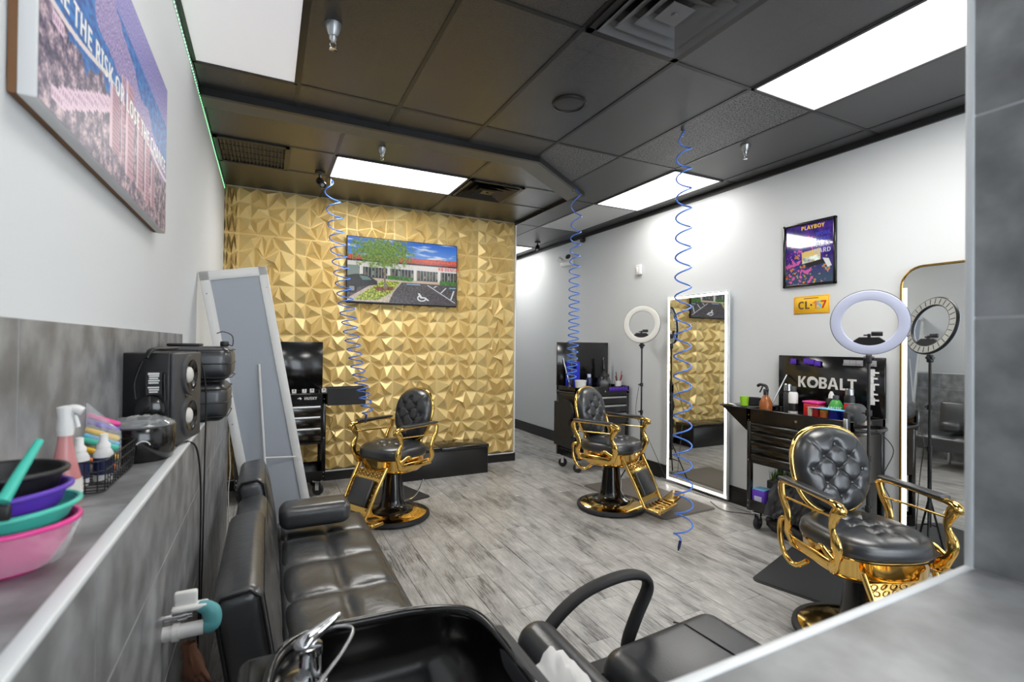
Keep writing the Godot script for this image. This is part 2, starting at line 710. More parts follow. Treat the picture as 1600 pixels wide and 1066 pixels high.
# one faceted wall panel: a flat sheet with low off-centre pyramids between straight valleys
func panel_mesh(w: float, h: float, kind: int) -> ArrayMesh:
	var n := {
		"A0": Vector2(0, 0), "A1": Vector2(0.30, 0), "A2": Vector2(0.71, 0), "A3": Vector2(1, 0),
		"B0": Vector2(0, 0.31), "B1": Vector2(0.20, 0.35), "B2": Vector2(0.50, 0.42), "B3": Vector2(0.83, 0.34), "B4": Vector2(1, 0.31),
		"C0": Vector2(0, 0.64), "C1": Vector2(0.20, 0.66), "C2": Vector2(0.52, 0.57), "C3": Vector2(0.81, 0.67), "C4": Vector2(1, 0.64),
		"D0": Vector2(0, 1), "D1": Vector2(0.31, 1), "D2": Vector2(0.72, 1), "D3": Vector2(1, 1)}
	var cells := [["A0", "A1", "B1", "B0", 0.75, 0.35], ["A1", "B2", "B1", "", 0.55, 0.6], ["A1", "A2", "B2", "", 0.4, 0.3], ["A2", "B3", "B2", "", 0.4, 0.55], ["A2", "A3", "B4", "B3", 0.3, 0.55],
		["B0", "B1", "C1", "C0", 0.6, 0.35], ["B1", "B2", "C2", "C1", 0.35, 0.35], ["B2", "B3", "C3", "C2", 0.6, 0.6], ["B3", "B4", "C4", "C3", 0.35, 0.7],
		["C0", "C1", "D1", "D0", 0.55, 0.75], ["C1", "C2", "D1", "", 0.3, 0.5], ["C2", "D2", "D1", "", 0.5, 0.72], ["C2", "C3", "D2", "", 0.6, 0.35], ["C3", "C4", "D3", "D2", 0.4, 0.75]]
	if kind == 1:
		n["B1"] = Vector2(0.27, 0.27)
		n["B2"] = Vector2(0.44, 0.46)
		n["B3"] = Vector2(0.72, 0.27)
		n["C1"] = Vector2(0.28, 0.74)
		n["C2"] = Vector2(0.56, 0.54)
		n["C3"] = Vector2(0.73, 0.74)
		n["A1"] = Vector2(0.42, 0)
		n["D1"] = Vector2(0.42, 1)
		n["D2"] = Vector2(0.6, 1)
		n["A2"] = Vector2(0.6, 0)
	var m := mb()
	m.span(Vector3(-w / 2, -h / 2, -0.012), Vector3(w / 2, h / 2, 0))
	for c in cells:
		var poly := []
		var mid := Vector2.ZERO
		for k in 4:
			if c[k]:
				poly.append(n[c[k]])
				mid += n[c[k]]
		mid /= poly.size()
		var lo: Vector2 = poly[0]
		var hi: Vector2 = poly[0]
		for q in poly:
			lo = lo.min(q)
			hi = hi.max(q)
		var top := mid.lerp(Vector2(lerpf(lo.x, hi.x, c[4]), lerpf(lo.y, hi.y, c[5])), 0.75)
		var size := minf(hi.x - lo.x, hi.y - lo.y)
		var apex := Vector3((top.x - 0.5) * w, (0.5 - top.y) * h, 0.014 + 0.16 * size)
		for k in poly.size():
			var a: Vector2 = mid + (poly[k] - mid) * 0.945
			var b: Vector2 = mid + (poly[(k + 1) % poly.size()] - mid) * 0.945
			m.tri(Vector3((a.x - 0.5) * w, (0.5 - a.y) * h, 0.0005), apex, Vector3((b.x - 0.5) * w, (0.5 - b.y) * h, 0.0005))
	return m.done()


func rect(a: float, b: float, c: float, d: float) -> PackedVector2Array:
	return PackedVector2Array([Vector2(a, c), Vector2(b, c), Vector2(b, d), Vector2(a, d)])


# a flat piece of ceiling: outline in x, z; from height y0 to y1
func slab(poly: PackedVector2Array, y0: float, y1: float) -> MB:
	var m := mb()
	m.X = Transform3D(Basis(Vector3(1, 0, 0), Vector3(0, 0, 1), Vector3(0, -1, 0)), Vector3.ZERO)
	return m.prism(poly, -y1, -y0)


func build_ceiling() -> void:
	var back := PackedVector2Array([Vector2(XL, -3.56), Vector2(2.0, -3.56), Vector2(2.84, -4.15), Vector2(2.84, ZG - 0.02), Vector2(XL, ZG - 0.02)])
	var ceil := struct("ceiling", mb().span(Vector3(XL - 0.12, YC + 0.03, -9.3), Vector3(XR + 0.12, YC + 0.12, FRONT + 0.12)), mats.black_paint)
	var g := 0.009
	var xs := [XL, 0.152, 0.762, 1.372, 1.982, 2.592, 3.202, 3.812, XR]
	var zs := [FRONT, 1.65, 0.43, -0.79, -2.01, -3.23, -4.43, -5.65, -6.87, -8.09, -9.2]
	var lamps := [[5, 3], [6, 5], [0, 4], [6, 8], [1, 3], [3, 1]]
	for i in 8:
		for j in zs.size() - 1:
			if [i, j] in lamps:
				continue
			var r := rect(xs[i] + g, xs[i + 1] - g, zs[j + 1] + g, zs[j] - g)
			if i == 3 and j == 3:
				r = rect(xs[i] + g, xs[i + 1] - g, -1.40 + g, zs[j] - g)
			var pieces := Geometry2D.clip_polygons(r, back)
			var mat: Material = mats.ceiling_grainy if i >= 3 and not (i == 3 and j == 4) else mats.ceiling_tile
			if (i == 5 and j == 4) or (i == 4 and j == 5):
				mat = mats.ceiling_fissured
			if i == 6 and j == 6:
				mat = mats.ceiling_white
			for p in pieces:
				if Geometry2D.triangulate_polygon(p).size() > 0:
					part("tile", slab(p, YC + 0.004, YC + 0.02), mat, ceil)
	var rows := [[-3.74, -4.285, [XL, 0.49, 1.685, 2.84]], [-4.285, -4.88, [0.145, 0.49, -9.0, 2.285, 2.84]], [-4.88, ZG, [XL, 0.49, 1.685, 2.84]]]
	for r in rows:
		var cols: Array = r[2]
		for i in cols.size() - 1:
			if cols[i] < -5 or cols[i + 1] < -5:
				continue
			for p in Geometry2D.intersect_polygons(rect(cols[i] + g, cols[i + 1] - g, r[1] + g, r[0] - g), back):
				part("tile", slab(p, YC + 0.004, YC + 0.02), mats.ceiling_tile, ceil)
	# the T bars
	for x in xs.slice(1, 8):
		for p in Geometry2D.clip_polygons(rect(x - 0.0115, x + 0.0115, -9.2, FRONT), back):
			part("grid_bar", slab(p, YC, YC + 0.02), mats.grid_bar, ceil)
	for z in zs.slice(1, 10):
		for p in Geometry2D.clip_polygons(rect(XL, XR, z - 0.0115, z + 0.0115), back):
			part("grid_bar", slab(p, YC + 0.0008, YC + 0.02), mats.grid_bar, ceil)
	for x in [0.49, 1.685]:
		part("grid_bar", slab(rect(x - 0.0115, x + 0.0115, ZG, -3.74), YC, YC + 0.02), mats.grid_bar, ceil)
	for z in [-4.285, -4.88]:
		part("grid_bar", slab(rect(XL, 2.83, z - 0.0115, z + 0.0115), YC + 0.0008, YC + 0.02), mats.grid_bar, ceil)
	part("grid_bar", slab(rect(2.2735, 2.2965, -4.88, -4.285), YC, YC + 0.02), mats.grid_bar, ceil)
	part("grid_bar", slab(rect(0.1335, 0.1565, -4.88, -4.285), YC, YC + 0.02), mats.grid_bar, ceil)
	# the shallow stippled header that frames the back part of the ceiling
	var out := PackedVector2Array([Vector2(XL, -3.555), Vector2(2.0, -3.555), Vector2(2.84, -4.145), Vector2(2.84, -4.40), Vector2(1.94, -3.745), Vector2(XL, -3.745)])
	part("header", slab(out, YC - 0.030, YC + 0.02), mats.header_texture, ceil, "shallow stippled black drop across the ceiling")
	var lip := PackedVector2Array([Vector2(XL, -3.535), Vector2(2.005, -3.535), Vector2(2.88, -4.15), Vector2(2.86, -4.17), Vector2(2.0, -3.565), Vector2(XL, -3.565)])
	part("header_edge", slab(lip, YC - 0.042, YC + 0.01), mats.black_paint, ceil)
	part("header_edge", slab(rect(2.825, 2.85, ZG - 0.02, -4.15), YC - 0.03, YC + 0.01), mats.black_paint, ceil)


func tile_run(parent: Node3D, mat: Material, x0: float, x1: float, xs: Array, ys: Array, make: Callable) -> void:
	for i in xs.size() - 1:
		for j in ys.size() - 1:
			part("tile", make.call(xs[i], xs[i + 1], ys[j], ys[j + 1]), mat, parent)


func build_tile_walls() -> void:
	var st: Material = mats.stone_tile
	var g := 0.002
	# half wall along the left side with its tiled ledge
	var half := struct("wall_left_half", mb().span(Vector3(XL, 0, -3.66), Vector3(-0.2192, LEDGE - 0.0012, FRONT)), mats.grout)
	var zs := [-3.668, -3.05, -2.44, -1.83, -1.22, -0.61, 0.0, 0.61]
	var ys := [0.0, 0.315, 0.625, 0.938, LEDGE - 0.002]
	var front := func(a, b, c, d): return mb().span(Vector3(-0.228, c + g, a + g), Vector3(-0.2185, d - g, b - g))
	for j in 4:
		for i in zs.size() - 1:
			var off := 0.305 if j % 2 else 0.0
			var z0: float = maxf(zs[i] - off, -3.668)
			var z1: float = zs[i + 1] - off
			if z1 > z0:
				part("tile", front.call(z0, z1, ys[j], ys[j + 1]), st, half)
	for i in zs.size() - 1:
		part("tile", mb().span(Vector3(XL + 0.001, LEDGE - 0.012, zs[i] + g), Vector3(-0.2285, LEDGE, zs[i + 1] - g)), st, half)
	part("end_tile", mb().span(Vector3(XL, 0, -3.668), Vector3(-0.2185, LEDGE, -3.6605)), st, half)
	part("edge_trim", mb().rbox(Vector3(-0.229, LEDGE - 0.0045, -1.53), Vector3(0.024, 0.012, 4.28), 0.003), mats.metal_edge, half, "pale metal edge strip of the tiled ledge")
	# tile band on the left wall above the ledge
	var band := struct("wall_left_band", mb().span(Vector3(XL, LEDGE, -2.98), Vector3(XL + 0.0088, 1.5135, 0.9)), mats.grout)
	zs = [-2.98, -2.37, -1.75, -1.14, -0.53, 0.08, 0.69]
	for i in zs.size() - 1:
		part("tile", mb().span(Vector3(XL + 0.005, LEDGE + g, zs[i] + g), Vector3(XL + 0.0095, 1.514, zs[i + 1] - g)), st, band)
	# near wall with the pass-through: sill below, jamb to the right
	var near := struct("wall_near", null)
	part("core", mb().span(Vector3(0.9308, LEDGE, -0.3425), Vector3(1.40, YC - 0.001, -0.13)), mats.grout, near)
	part("core", mb().span(Vector3(-0.2, 0, -0.344), Vector3(1.40, LEDGE - 0.0012, -0.13)), mats.grout, near)
	var levels := [LEDGE, 1.523, 1.821, 2.126, 2.431, 2.736, YC]
	for j in 6:
		part("tile", mb().span(Vector3(0.930, levels[j] + g, -0.343), Vector3(0.941, levels[j + 1] - g, -0.125)), st, near)
	part("edge_trim", mb().rbox(Vector3(0.9345, (LEDGE + YC) / 2, -0.3485), Vector3(0.012, YC - LEDGE, 0.012), 0.003), mats.metal_edge, near)
	var cuts := [-0.2, 0.41, 1.02, 1.40]
	part("tile", mb().span(Vector3(-0.2, LEDGE - 0.012, -0.343), Vector3(0.93 - g, LEDGE, -0.125)), st, near)
	part("edge_trim", mb().rbox(Vector3(0.37, LEDGE - 0.0045, -0.3485), Vector3(1.14, 0.013, 0.013), 0.003), mats.metal_edge, near)
	for i in cuts.size() - 1:
		for j in 4:
			part("tile", mb().span(Vector3(cuts[i] + g, ys[j] + g, -0.354), Vector3(cuts[i + 1] - g, ys[j + 1] - g, -0.343)), st, near)
	part("paint_face", mb().span(Vector3(0.941, LEDGE, -0.354), Vector3(1.40, YC - 0.001, -0.343)), mats.wall_paint, near)


func build_ceiling_fittings() -> void:
	# flat panel lamps: frame, glowing diffuser and a light of the same size under it
	var lit := [
		["ceiling_light", "long bright ceiling panel light nearest the right pillar", Vector3(2.897, YC, -1.40), Vector2(0.575, 1.185), 1.15],
		["ceiling_light", "bright ceiling panel light beside the right wall, above the tall lit mirror", Vector3(3.507, YC, -3.83), Vector2(0.575, 1.165), 0.45],
		["ceiling_light", "bright ceiling panel light in front of the gold wall", Vector3(1.0875, YC, -4.5825), Vector2(1.165, 0.565), 1.15],
		["ceiling_light", "small lit panel showing at the far end of the corridor ceiling", Vector3(3.507, YC, -7.48), Vector2(0.575, 1.185), 0.5],
		["ceiling_light", "ceiling panel light above the sofa and wash basin", Vector3(0.457, YC, -1.40), Vector2(0.575, 1.185), 0.33],
		["ceiling_light", "ceiling panel light behind the near half wall", Vector3(1.677, YC, 1.04), Vector2(0.575, 1.185), 1.0]]
	for l in lit:
		var t := thing(l[0], l[1], "ceiling light", l[2], 0.0, "flat ceiling panel lights")
		panel_lamp(t, l[3], mats.lamp_face)
		area_light("lamp_light", Vector3(0, -0.012, 0), l[3] - Vector2(0.03, 0.03), l[4] * POWER, Color(1.0, 0.985, 0.96), t)
	var off := thing("ceiling_light", "dim white ceiling panel in the upper left corner beside the canvas", "ceiling light", Vector3((XL + 0.152) / 2, YC, -2.62), 0.0, "flat ceiling panel lights")
	panel_lamp(off, Vector2(0.505, 1.18), mats.diffuser_dim)
	area_light("lamp_light", Vector3(0, -0.012, 0), Vector2(0.48, 1.15), 0.05 * POWER, Color(1, 0.99, 0.98), off)
	# louvred square diffusers
	diffuser(Vector3(1.677, YC, -1.705), 0.59, "large black square air diffuser with stepped pyramid vanes", mats.vane_grey)
	diffuser(Vector3(1.985, YC, -4.58), 0.57, "smaller black air diffuser beside the light at the gold wall", mats.black_paint)
	var gr := thing("return_grille", "black slatted return air grille by the left wall", "vent", Vector3(-0.12, YC, -4.58))
	var m := mb()
	for s in [-1, 1]:
		m.box(Vector3(s * 0.25, -0.004, 0), Vector3(0.03, 0.012, 0.57))
		m.box(Vector3(0, -0.004, s * 0.27), Vector3(0.53, 0.012, 0.03))
	part("frame", m, mats.black_paint, gr)
	part("backing", mb().box(Vector3(0, 0.012, 0), Vector3(0.5, 0.004, 0.54)), mats.dark_grey, gr)
	for k in 17:
		part("slat", mb_tilt_slat(0.52), mats.black_plastic, gr).position = Vector3(-0.22 + k * 0.0275, 0.0, 0)
	for k in 3:
		part("cross_bar", mb().box(Vector3(0, -0.002, -0.13 + 0.13 * k), Vector3(0.48, 0.005, 0.006)), mats.black_plastic, gr)
	# round flush speaker
	var sp := thing("ceiling_speaker", "round black ceiling speaker in a dark tile", "speaker", Vector3(1.726, YC + 0.004, -2.672))
	part("rim", mb().lathe([Vector2(0.094, 0.0), Vector2(0.110, 0.0), Vector2(0.108, -0.010), Vector2(0.097, -0.012), Vector2(0.094, 0.0)], 40), mats.black_paint, sp)
	part("grille", mb().lathe([Vector2(0.0, -0.010), Vector2(0.06, -0.008), Vector2(0.095, -0.004)], 40), mats.dark_grey, sp)
	# sprinkler heads
	for s in [[Vector3(0.273, YC, -2.543), "silver sprinkler head nearest the camera, beside the dim white panel", 1.0], [Vector3(0.804, YC, -3.968), "small silver sprinkler head above the bright panel by the gold wall", 0.8], [Vector3(3.294, YC, -2.592), "silver sprinkler head on the ceiling near the right wall", 0.85]]:
		var o := thing("sprinkler_head", s[1], "sprinkler", s[0], 0.0, "sprinkler heads on the ceiling")
		var k: float = s[2]
		o.scale = Vector3.ONE * k
		part("escutcheon", mb().lathe([Vector2(0.042, 0.004), Vector2(0.040, -0.008), Vector2(0.026, -0.040), Vector2(0.020, -0.052), Vector2(0, -0.052)], 24), mats.steel, o)
		part("body", mb().lathe([Vector2(0.019, -0.048), Vector2(0.019, -0.066), Vector2(0.011, -0.078), Vector2(0.008, -0.084), Vector2(0, -0.084)], 16), mats.steel, o)
		part("frame_arm", mb().tube(curve_points([Vector3(0.010, -0.078, 0), Vector3(0.014, -0.095, 0), Vector3(0.004, -0.114, 0)]), 0.0028, 6).tube(curve_points([Vector3(-0.010, -0.078, 0), Vector3(-0.014, -0.095, 0), Vector3(-0.004, -0.114, 0)]), 0.0028, 6), mats.chrome, o)
		part("deflector", mb().lathe([Vector2(0.0, -0.118), Vector2(0.018, -0.120), Vector2(0.018, -0.116), Vector2(0.004, -0.112)], 18), mats.chrome, o)


const POWER := 1.45


func panel_lamp(t: Node3D, size: Vector2, face: Material) -> void:
	var m := mb()
	for s in [-1, 1]:
		m.box(Vector3(s * (size.x / 2 + 0.005), 0.0, 0), Vector3(0.018, 0.012, size.y + 0.028))
		m.box(Vector3(0, 0.0, s * (size.y / 2 + 0.005)), Vector3(size.x + 0.028, 0.012, 0.018))
	part("frame", m, mats.dark_grey if face == mats.lamp_face else mats.black_paint, t)
	part("diffuser", mb().box(Vector3(0, 0.004, 0), Vector3(size.x, 0.008, size.y)), face, t)


func mb_tilt_slat(l: float) -> MB:
	var m := mb()
	m.X = Transform3D(Basis(Vector3(0, 0, 1), 0.6), Vector3.ZERO)
	return m.box(Vector3.ZERO, Vector3(0.018, 0.003, l))


func diffuser(at: Vector3, size: float, label: String, mat: Material) -> void:
	var t := thing("air_diffuser", label, "vent", at)
	var h := size / 2
	var m := mb()
	for s in [-1, 1]:
		m.box(Vector3(s * (h - 0.018), -0.004, 0), Vector3(0.036, 0.014, size))
		m.box(Vector3(0, -0.004, s * (h - 0.018)), Vector3(size, 0.014, 0.036))
	part("frame", m, mats.black_paint, t)
	part("backing", mb().box(Vector3(0, 0.022, 0), Vector3(size, 0.004, size)), mats.black_plastic, t)
	var ring := [[h * 0.86, h * 0.66], [h * 0.66, h * 0.44], [h * 0.44, h * 0.22]]
	for r in ring:
		var f := mb()
		f.flat()
		var a: float = r[0]
		var b: float = r[1]
		var y0 := -0.020
		var y1 := 0.018
		var co := [Vector2(1, 1), Vector2(-1, 1), Vector2(-1, -1), Vector2(1, -1)]
		for k in 4:
			var p: Vector2 = co[k]
			var q: Vector2 = co[(k + 1) % 4]
			f.quad(Vector3(p.x * a, y0, p.y * a), Vector3(q.x * a, y0, q.y * a), Vector3(q.x * b, y1, q.y * b), Vector3(p.x * b, y1, p.y * b))
			f.quad(Vector3(p.x * a, y0 + 0.003, p.y * a), Vector3(p.x * b, y1 + 0.003, p.y * b), Vector3(q.x * b, y1 + 0.003, q.y * b), Vector3(q.x * a, y0 + 0.003, q.y * a))
		part("vane", f, mat, t)
	var c := mb()
	c.flat()
	part("centre_plate", c.box(Vector3(0, -0.012, 0), Vector3(h * 0.44, 0.004, h * 0.44)).cyl(Vector3(0, -0.014, 0), Vector3(0, -0.022, 0), 0.014, 16), mat, t)


# ---------------------------------------------------------------- prints
func fill_poly(img: Image, pts: Array, c: Color, jitter := 0.0, n: FastNoiseLite = null) -> void:
	var w := img.get_width()
	var h := img.get_height()
	var poly := PackedVector2Array()
	var lo := Vector2(1e9, 1e9)
	var hi := -lo
	for p in pts:
		var q := Vector2(p[0] * w, p[1] * h)
		poly.append(q)
		lo = lo.min(q)
		hi = hi.max(q)
	for y in range(maxi(0, int(lo.y)), mini(h, int(hi.y) + 1)):
		for x in range(maxi(0, int(lo.x)), mini(w, int(hi.x) + 1)):
			if Geometry2D.is_point_in_polygon(Vector2(x + 0.5, y + 0.5), poly):
				var k := 1.0 + (jitter * n.get_noise_2d(x, y) if n else 0.0)
				img.set_pixel(x, y, Color(c.r * k, c.g * k, c.b * k))


func fill_box(img: Image, a: float, b: float, c: float, d: float, col: Color) -> void:
	var w := img.get_width()
	var h := img.get_height()
	img.fill_rect(Rect2i(int(a * w), int(b * h), maxi(1, int((c - a) * w)), maxi(1, int((d - b) * h))), col)


func tv_image() -> ImageTexture:
	var w := 512
	var h := 288
	var img := Image.create(w, h, false, Image.FORMAT_RGB8)
	var n := noise(5, 0.08, 4)
	var cl := noise(6, 0.012, 4)
	for y in h:
		for x in w:
			var v := float(y) / h
			var c := rgb8(52, 112, 214).lerp(rgb8(120, 172, 236), clampf(v / 0.36, 0, 1))
			c = c.lerp(Color(0.92, 0.94, 0.97), clampf(cl.get_noise_2d(x * 0.5, y * 3.0 + 40.0) * 2.6 - 0.35 + v * 0.7, 0.0, 0.9))
			img.set_pixel(x, y, c)
	fill_poly(img, [[0, 0.62], [1, 0.66], [1, 1], [0, 1]], rgb8(84, 78, 80), 0.5, n)
	# arcade: roof, fascia, dark shopfronts, white piers
	fill_poly(img, [[0, 0.27], [0.24, 0.27], [1, 0.25], [1, 0.345], [0, 0.35]], rgb8(214, 92, 74), 0.25, n)
	for k in 64:
		fill_box(img, k / 64.0, 0.315, k / 64.0 + 0.006, 0.345, rgb8(150, 54, 44))
	fill_box(img, 0, 0.345, 1, 0.372, rgb8(52, 34, 36))
	fill_box(img, 0, 0.372, 1, 0.455, rgb8(226, 220, 212))
	fill_box(img, 0, 0.455, 1, 0.62, rgb8(52, 60, 62))
	for k in 34:
		var u := k / 34.0
		fill_box(img, u, 0.455, u + 0.005, 0.61, rgb8(198, 194, 188))
		fill_box(img, u + 0.008, 0.48 + 0.03 * (k % 3), u + 0.022, 0.58, [rgb8(60, 96, 84), rgb8(120, 92, 70), rgb8(34, 40, 46), rgb8(150, 150, 140)][k % 4])
	fill_box(img, 0, 0.44, 0.10, 0.60, rgb8(132, 146, 140))
	for u in [0.105, 0.345, 0.585, 0.815]:
		fill_box(img, u, 0.40, u + 0.03, 0.635, rgb8(232, 228, 220))
	fill_box(img, 0, 0.62, 1, 0.665, rgb8(206, 184, 160))
	fill_poly(img, [[0.345, 0.565], [0.575, 0.575], [0.575, 0.64], [0.345, 0.625]], rgb8(70, 124, 48), 0.5, n)
	fill_poly(img, [[0.835, 0.59], [1, 0.6], [1, 0.67], [0.835, 0.66]], rgb8(70, 124, 48), 0.5, n)
	# planted island, kerb, parking marks
	fill_poly(img, [[0.28, 0.64], [0.485, 0.64], [0.40, 0.83], [0.36, 0.99], [0.0, 0.99], [0.0, 0.95]], rgb8(206, 190, 170), 0.2, n)
	fill_poly(img, [[0.30, 0.65], [0.46, 0.655], [0.385, 0.83], [0.27, 0.96], [0.06, 0.97], [0.10, 0.90]], rgb8(154, 168, 52), 0.8, n)
	fill_poly(img, [[0.22, 0.76], [0.40, 0.735], [0.40, 0.79], [0.26, 0.82]], rgb8(132, 74, 56), 0.6, n)
	fill_box(img, 0.52, 0.675, 0.65, 0.695, rgb8(140, 176, 206))
	fill_box(img, 0.93, 0.70, 1.0, 0.72, rgb8(140, 176, 206))
	for s in [[0.71, 0.68, 0.98, 0.95], [0.77, 0.72, 0.80, 0.68], [0.84, 0.80, 0.89, 0.71], [0.94, 0.90, 0.97, 0.75]]:
		fill_poly(img, [[s[0], s[1]], [s[0] + 0.014, s[1]], [s[2] + 0.014, s[3]], [s[2], s[3]]], rgb8(226, 230, 236))
	for k in 40:
		var t := PI * 0.1 + PI * 1.25 * k / 40.0
		fill_box(img, 0.665 + 0.038 * cos(t) - 0.005, 0.90 + 0.045 * sin(t) - 0.008, 0.665 + 0.038 * cos(t) + 0.006, 0.90 + 0.045 * sin(t) + 0.01, rgb8(236, 238, 240))
	fill_poly(img, [[0.625, 0.82], [0.645, 0.82], [0.665, 0.875], [0.70, 0.88], [0.735, 0.93], [0.72, 0.94], [0.69, 0.90], [0.65, 0.90]], rgb8(236, 238, 240))
	# parked dark car
	fill_poly(img, [[0.0, 0.60], [0.06, 0.575], [0.13, 0.57], [0.19, 0.60], [0.255, 0.665], [0.26, 0.72], [0.0, 0.80]], rgb8(44, 46, 48), 0.3, n)
	fill_poly(img, [[0.10, 0.59], [0.17, 0.60], [0.21, 0.65], [0.13, 0.66]], rgb8(104, 134, 128))
	for k in 30:
		var t := TAU * k / 30.0
		fill_box(img, 0.04 + 0.034 * cos(t) - 0.01, 0.80 + 0.055 * sin(t) - 0.015, 0.04 + 0.034 * cos(t) + 0.01, 0.80 + 0.055 * sin(t) + 0.015, rgb8(30, 30, 32))
	fill_box(img, 0.018, 0.765, 0.062, 0.835, rgb8(150, 152, 154))
	# tree
	fill_poly(img, [[0.305, 0.44], [0.335, 0.44], [0.33, 0.62], [0.345, 0.77], [0.31, 0.77], [0.315, 0.62]], rgb8(138, 128, 112), 0.4, n)
	var lf := noise(9, 0.035, 3)
	var gr := noise(19, 0.2, 2)
	for y in range(0, int(h * 0.52)):
		for x in range(0, int(w * 0.60)):
			var u := float(x) / w
			var v := float(y) / h
			var e := pow((u - 0.30) / 0.30, 2) + pow((v - 0.20) / 0.27, 2)
			if lf.get_noise_2d(x, y) + 0.8 * gr.get_noise_2d(x, y) > (e - 0.75) * 1.1:
				var k := 0.45 + 1.1 * gr.get_noise_2d(x * 1.7, y * 1.7) + 0.5 * lf.get_noise_2d(x * 2.0, y * 2.0 + 50.0)
				img.set_pixel(x, y, rgb8(60, 96, 34).lerp(rgb8(168, 196, 96), clampf(k, 0, 1)))
	return ImageTexture.create_from_image(img)


func canvas_image() -> ImageTexture:
	var w := 512
	var h := 256
	var img := Image.create(w, h, false, Image.FORMAT_RGB8)
	var big := noise(41, 0.012, 4)
	var mid := noise(42, 0.05, 4)
	var sm := noise(43, 0.22, 2)
	for y in h:
		for x in w:
			var u := float(x) / w
			var v := float(y) / h
			var sea := rgb8(16, 66, 142).lerp(rgb8(40, 128, 196), clampf(0.5 + mid.get_noise_2d(x, y * 2.0), 0, 1))
			var town := rgb8(84, 76, 138).lerp(rgb8(196, 176, 208), clampf(0.5 + 0.9 * sm.get_noise_2d(x * 2.0, y), 0, 1))
			var grove := rgb8(52, 46, 78).lerp(rgb8(206, 180, 186), clampf(0.42 + 0.5 * sm.get_noise_2d(x, y) + 0.9 * mid.get_noise_2d(x, y), 0, 1))
			var c := sea
			if v < 0.16 + 0.10 * u:
				c = town.lerp(rgb8(96, 108, 190), 0.35)
			elif absf(v - (0.10 + 0.62 * u) + 0.07 * big.get_noise_2d(x, y)) < 0.13 and u > 0.25:
				c = town
			if v > 0.60 + 0.10 * big.get_noise_2d(x * 2.0, y) + 0.06 * sin(u * 9.0):
				c = grove
			if v > 0.56 and absf(v - 0.585 - 0.05 * sin(u * 7.0 + 1.0)) < 0.012:
				c = rgb8(220, 206, 206)
			img.set_pixel(x, y, c)
	# low pale hotel blocks, plain towers
	for k in 26:
		var u := 0.05 + 0.30 * fmod(k * 0.381, 1.0)
		var v := 0.66 + 0.26 * fmod(k * 0.617, 1.0)
		fill_box(img, u, v, u + 0.05, v + 0.05, rgb8(214, 186, 204))
		for j in 5:
			fill_box(img, u + 0.004 + 0.009 * j, v + 0.015, u + 0.008 + 0.009 * j, v + 0.035, rgb8(140, 110, 140))
	for t in [[0.36, 0.58, 0.08, 0.30], [0.45, 0.46, 0.03, 0.42], [0.49, 0.44, 0.08, 0.48], [0.60, 0.50, 0.07, 0.42], [0.69, 0.56, 0.06, 0.38], [0.77, 0.66, 0.05, 0.28]]:
		fill_box(img, t[0], t[1], t[0] + t[2], t[1] + t[3], rgb8(176, 132, 148))
		fill_box(img, t[0], t[1], t[0] + t[2] * 0.25, t[1] + t[3], rgb8(206, 176, 190))
		for j in 14:
			fill_box(img, t[0] + t[2] * 0.3, t[1] + 0.02 + t[3] * j / 15.0, t[0] + t[2] * 0.95, t[1] + 0.028 + t[3] * j / 15.0, rgb8(120, 86, 116))
	return ImageTexture.create_from_image(img)


func poster_image() -> ImageTexture:
	var w := 256
	var h := 320
	var img := Image.create(w, h, false, Image.FORMAT_RGB8)
	var n := noise(51, 0.02, 4)
	var s := noise(52, 0.022, 4)
	for y in h:
		for x in w:
			var v := float(y) / h
			var c := rgb8(40, 34, 110).lerp(rgb8(86, 44, 150), clampf(0.5 + n.get_noise_2d(x, y), 0, 1))
			if v > 0.55:
				c = c.lerp(rgb8(46, 70, 100), clampf((v - 0.55) * 3.0, 0, 1))
			var q := s.get_noise_2d(x, y)
			if q > 0.32 and v > 0.45:
				c = [rgb8(196, 60, 44), rgb8(226, 150, 50), rgb8(120, 170, 60), rgb8(70, 110, 190)][int(absf(n.get_noise_2d(x * 0.7, y * 0.7 + 90)) * 12.0) % 4]
			if x < 150 and q < -0.22 and v > 0.2:
				c = rgb8(206, 92, 160)
			img.set_pixel(x, y, c)
	fill_poly(img, [[0.35, 0.47], [0.74, 0.43], [0.74, 0.62], [0.36, 0.66]], rgb8(226, 196, 120))
	fill_poly(img, [[0.37, 0.56], [0.72, 0.53], [0.72, 0.62], [0.38, 0.65]], rgb8(196, 206, 196), 0.6, s)
	fill_poly(img, [[0.40, 0.66], [0.80, 0.62], [0.86, 0.68], [0.48, 0.73]], rgb8(34, 34, 40))
	fill_poly(img, [[0.78, 0.60], [0.90, 0.62], [0.96, 0.74], [0.88, 0.76]], rgb8(214, 218, 220))
	return ImageTexture.create_from_image(img)


func print_material(called: String, tex: Texture2D, rough: float, glowing := false) -> StandardMaterial3D:
	var m := material(called, Color.WHITE, rough)
	m.albedo_texture = tex
	if glowing:
		m.albedo_color = Color(0.02, 0.02, 0.02)
		m.emission_enabled = true
		m.emission = Color.BLACK
		m.emission_texture = tex
		m.emission_energy_multiplier = 0.42
	return m


func print_quad(w: float, h: float) -> QuadMesh:
	var q := QuadMesh.new()
	q.size = Vector2(w, h)
	return q


